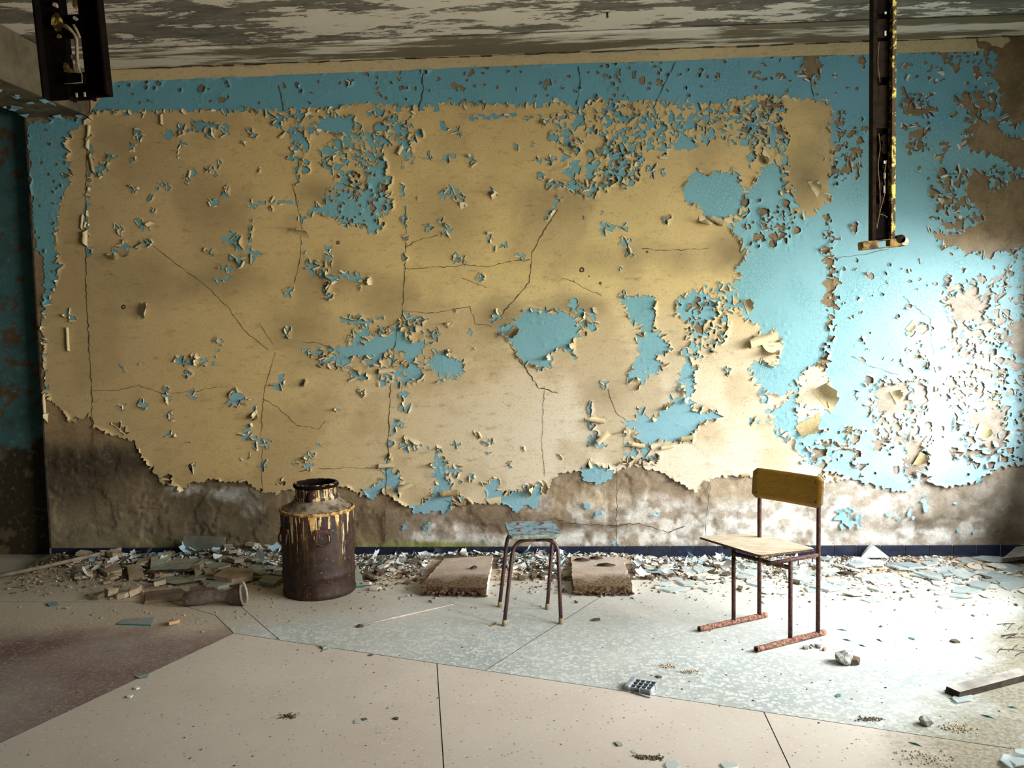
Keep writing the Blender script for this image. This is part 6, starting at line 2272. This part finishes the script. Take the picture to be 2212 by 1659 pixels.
# splinters lying on the right slab and left slab
for x, y, L_, ang, lab in [(1312, 1222, 0.11, -8, 'dark rotten splinter on the right concrete slab, front one'), (1258, 1211, 0.09, -20, 'dark rotten splinter on the left back corner of the right slab'), (1290, 1207, 0.08, -6, 'dark rotten splinter along the back of the right slab'), (1164, 1226, 0.06, -25, 'dark splinter on the floor between the stool legs'), (1475, 1214, 0.09, -8, 'dark splinter left of the school chair seat'), (1525, 1224, 0.06, -20, 'dark splinter lying under the school chair seat'),
                           (1025, 1228, 0.04, 10, 'dark crumb lump on top of the left concrete slab'), (1830, 1240, 0.11, -6, 'dark splinter right behind the school chair')]:
    p = fl(x, y, 0.056 if 1235 < x < 1360 or 940 < x < 1060 else 0.012)
    bm = bmesh.new()
    for k in range(3):
        of = Vector((random.uniform(-.01, .01), (k - 1) * 0.011, 0.004))
        tube(bm, [of + Vector((-L_ / 2, 0, 0)), of + Vector((0, random.uniform(-.004, .004), 0.006)), of + Vector((L_ / 2, 0, 0))], [0.003, 0.007, 0.002], 6, jitter=0.2)
    o = mesh_obj('wood_splinter', bm, M['wood_dark'], loc=p)
    o.rotation_euler = (0, 0, R(ang))
    tag(o, lab, 'splinter')

# plastic grid piece
g0, g1, g2 = fl(1366, 1500), fl(1420, 1490), fl(1378, 1470)
root = tag(empty('plastic_grid', fl(1390, 1490)), 'broken grey plastic grid piece lying across the floor joint', 'plastic grid')
root.rotation_euler = (R(6), R(-4), R(-28))
cs = 0.024
for i in range(4):
    bm = bmesh.new()
    box(bm, (0.0, (i - 1.5) * cs, 0.013), (0.105 - 0.012 * (i % 2), 0.003, 0.024), bevel=0.0006)
    part('grid_bar', bm, M['grey_plastic'], root)
for i in range(5):
    bm = bmesh.new()
    box(bm, ((i - 2) * cs, 0, 0.013), (0.003, 0.085 - 0.01 * (i % 2), 0.024), bevel=0.0006)
    part('cross_bar', bm, M['grey_plastic'], root)
bm = bmesh.new()
box(bm, (-0.058, 0, 0.016), (0.022, 0.085, 0.03), bevel=0.003)
part('end_rail', bm, M['grey_plastic'], root)
bm = bmesh.new()
a, b = fl(1366, 1497), fl(1405, 1508)
tube(bm, [a - a + Vector((0, 0, 0.004)), b - a + Vector((0, 0, 0.004))], 0.004, 6)
tag(mesh_obj('plastic_strip', bm, M['grey_plastic'], loc=a), 'narrow grey plastic strip in front of the plastic grid', 'plastic strip')

# grey plank at the right edge
A = [fl(2041, 1486, 0.022), fl(2071, 1499, 0.022), fl(2260, 1449, 0.022), fl(2235, 1436, 0.022)]
c_ = sum(A, Vector()) / 4
bm = shard_bm([((p - c_).x, (p - c_).y) for p in A], 0.026, 0, 1)
o = mesh_obj('plank', bm, [M['wood_grey'], M['wood_dark']])
o.location = (c_.x, c_.y, 0.002)
tag(o, 'weathered grey plank with dark cut end at the right edge', 'plank')
# rubble lumps right of the chair
for i, (x, y, s_, mat, lab) in enumerate([(1824, 1432, 0.085, 'lump', 'grey rubble lump on the floor right of the chair, larger of the pair'), (1844, 1434, 0.06, 'chip_dark', 'dark brown rubble lump touching the larger grey lump'), (2000, 1565, 0.05, 'lump', 'small grey lump on the floor joint at the right')]):
    p = fl(x, y)
    bm = bmesh.new()
    bmesh.ops.create_icosphere(bm, subdivisions=2, radius=0.5)
    for v in bm.verts:
        v.co *= 1 + random.uniform(-0.2, 0.2)
        v.co.z = max(-0.28, v.co.z * 0.75)
        v.co.z += 0.28
    o = mesh_obj('rubble_lump', bm, M[mat])
    o.location = p
    o.scale = (s_,) * 3
    o.rotation_euler = (0, 0, i * 1.7)
    tag(o, lab, 'rubble')
p = fl(1755, 1399)
for k in range(7):
    drop('rubble_lump', 'lump', p.x + random.uniform(-.035, .035), p.y + random.uniform(-.02, .02), random.uniform(0.018, 0.03), 'small pale rubble crumb in the little heap by the near chair runner', 'rubble crumbs by the near chair runner', 0.2)
p = fl(1781, 1405)
drop('rubble_lump', 'orange_bit', p.x, p.y, 0.028, 'tiny red-brown bit right of the near chair runner', None, 0.1)
p = fl(2093, 1286)
drop('rubble_lump', 'orange_bit', p.x, p.y, 0.03, 'tiny orange bit on the bright floor at the far right', None, 0.1)

# milky plastic cone against the tiles, dark sheet at far right
bm = bmesh.new()
pr = [(-0.085, 0.0), (-0.04, 0.05), (0.0, 0.075), (0.04, 0.045), (0.095, 0.0)]
v0 = [bm.verts.new((x, -0.04 - 0.05 * (0.08 - z), z)) for x, z in pr]
v1 = [bm.verts.new((x * 0.7, 0.015, z * 0.9 + 0.006)) for x, z in pr]
for k in range(4):
    bm.faces.new((v0[k], v0[k + 1], v1[k + 1], v1[k]))
bm.faces.new(v0)
bm.faces.new(v1)
o = mesh_obj('plastic_scrap', bm, M['milky'])
pp = wl(1882, 1190, -0.05)
o.location = (pp.x, -0.065, 0.03)
tag(o, 'milky plastic scrap folded against the navy skirting tiles', 'plastic scrap')
poly_thing('dark_sheet', [(2165, 1206), (2200, 1186), (2260, 1180), (2260, 1210)], 0.05, 0.02, 'wood_grey', 'grey board with dark underside lying at the far right corner', 'board', (0.0, -0.14), rim='wood_dark', lift=0.03)
# glass heap at the lower right corner
for i, (x, y, s_) in enumerate([(2190, 1640, 0.10), (2200, 1652, 0.10), (2182, 1655, 0.08), (2205, 1636, 0.07)]):
    p = fl(x, y)
    drop('glass_shard', 'glass', p.x, p.y, s_, 'broken glass shard in the small heap at the front right corner', 'glass heap at the front right corner', 0.12, lift=0.006 * i)
# sandy patches on the floor
for i, (x, y, rx, ry) in enumerate([(2065, 1572, 0.06, 0.035), (2000, 1640, 0.11, 0.05), (1440, 1440, 0.035, 0.02), (1488, 1452, 0.035, 0.02), (1412, 1638, 0.03, 0.016), (1385, 1636, 0.022, 0.012), (625, 1547, 0.035, 0.02), (1880, 1555, 0.06, 0.015)]):
    p = fl(x, y)
    V, Fc = [], []
    for k in range(110):
        s_ = random.uniform(0.0015, 0.006)
        v = base_v * s_ + np.array([p.x + random.gauss(0, rx * 0.5), p.y + random.gauss(0, ry * 0.6), s_ * 0.4])
        V.append(v)
        Fc.append(base_f + 5 * k)
    tag(np_mesh('grit_patch', np.concatenate(V), [np.concatenate(Fc)], M['chip_tan'] if i < 4 else M['chip_dark'], smooth=False), 'small patch of loose grit on the open floor', 'grit', 'grit patches on the floor', 'stuff')
# twigs along the right edge
for k in range(16):
    x, y = random.uniform(2150, 2215), random.uniform(1350, 1420)
    p = fl(x, y)
    an, L_ = random.uniform(-0.5, 0.9), random.uniform(0.05, 0.12)
    bm = bmesh.new()
    d = Vector((math.cos(an), math.sin(an), 0)) * L_
    tube(bm, [Vector((0, 0, 0.003)), d * 0.5 + Vector((0, 0.004, 0.005)), d + Vector((0, 0, 0.003))], 0.0016, 5)
    tag(mesh_obj('dry_twig', bm, M['wood_dark'], loc=p), 'thin dry twig on the dirt at the right edge', 'twig', 'dry twigs at the right edge')
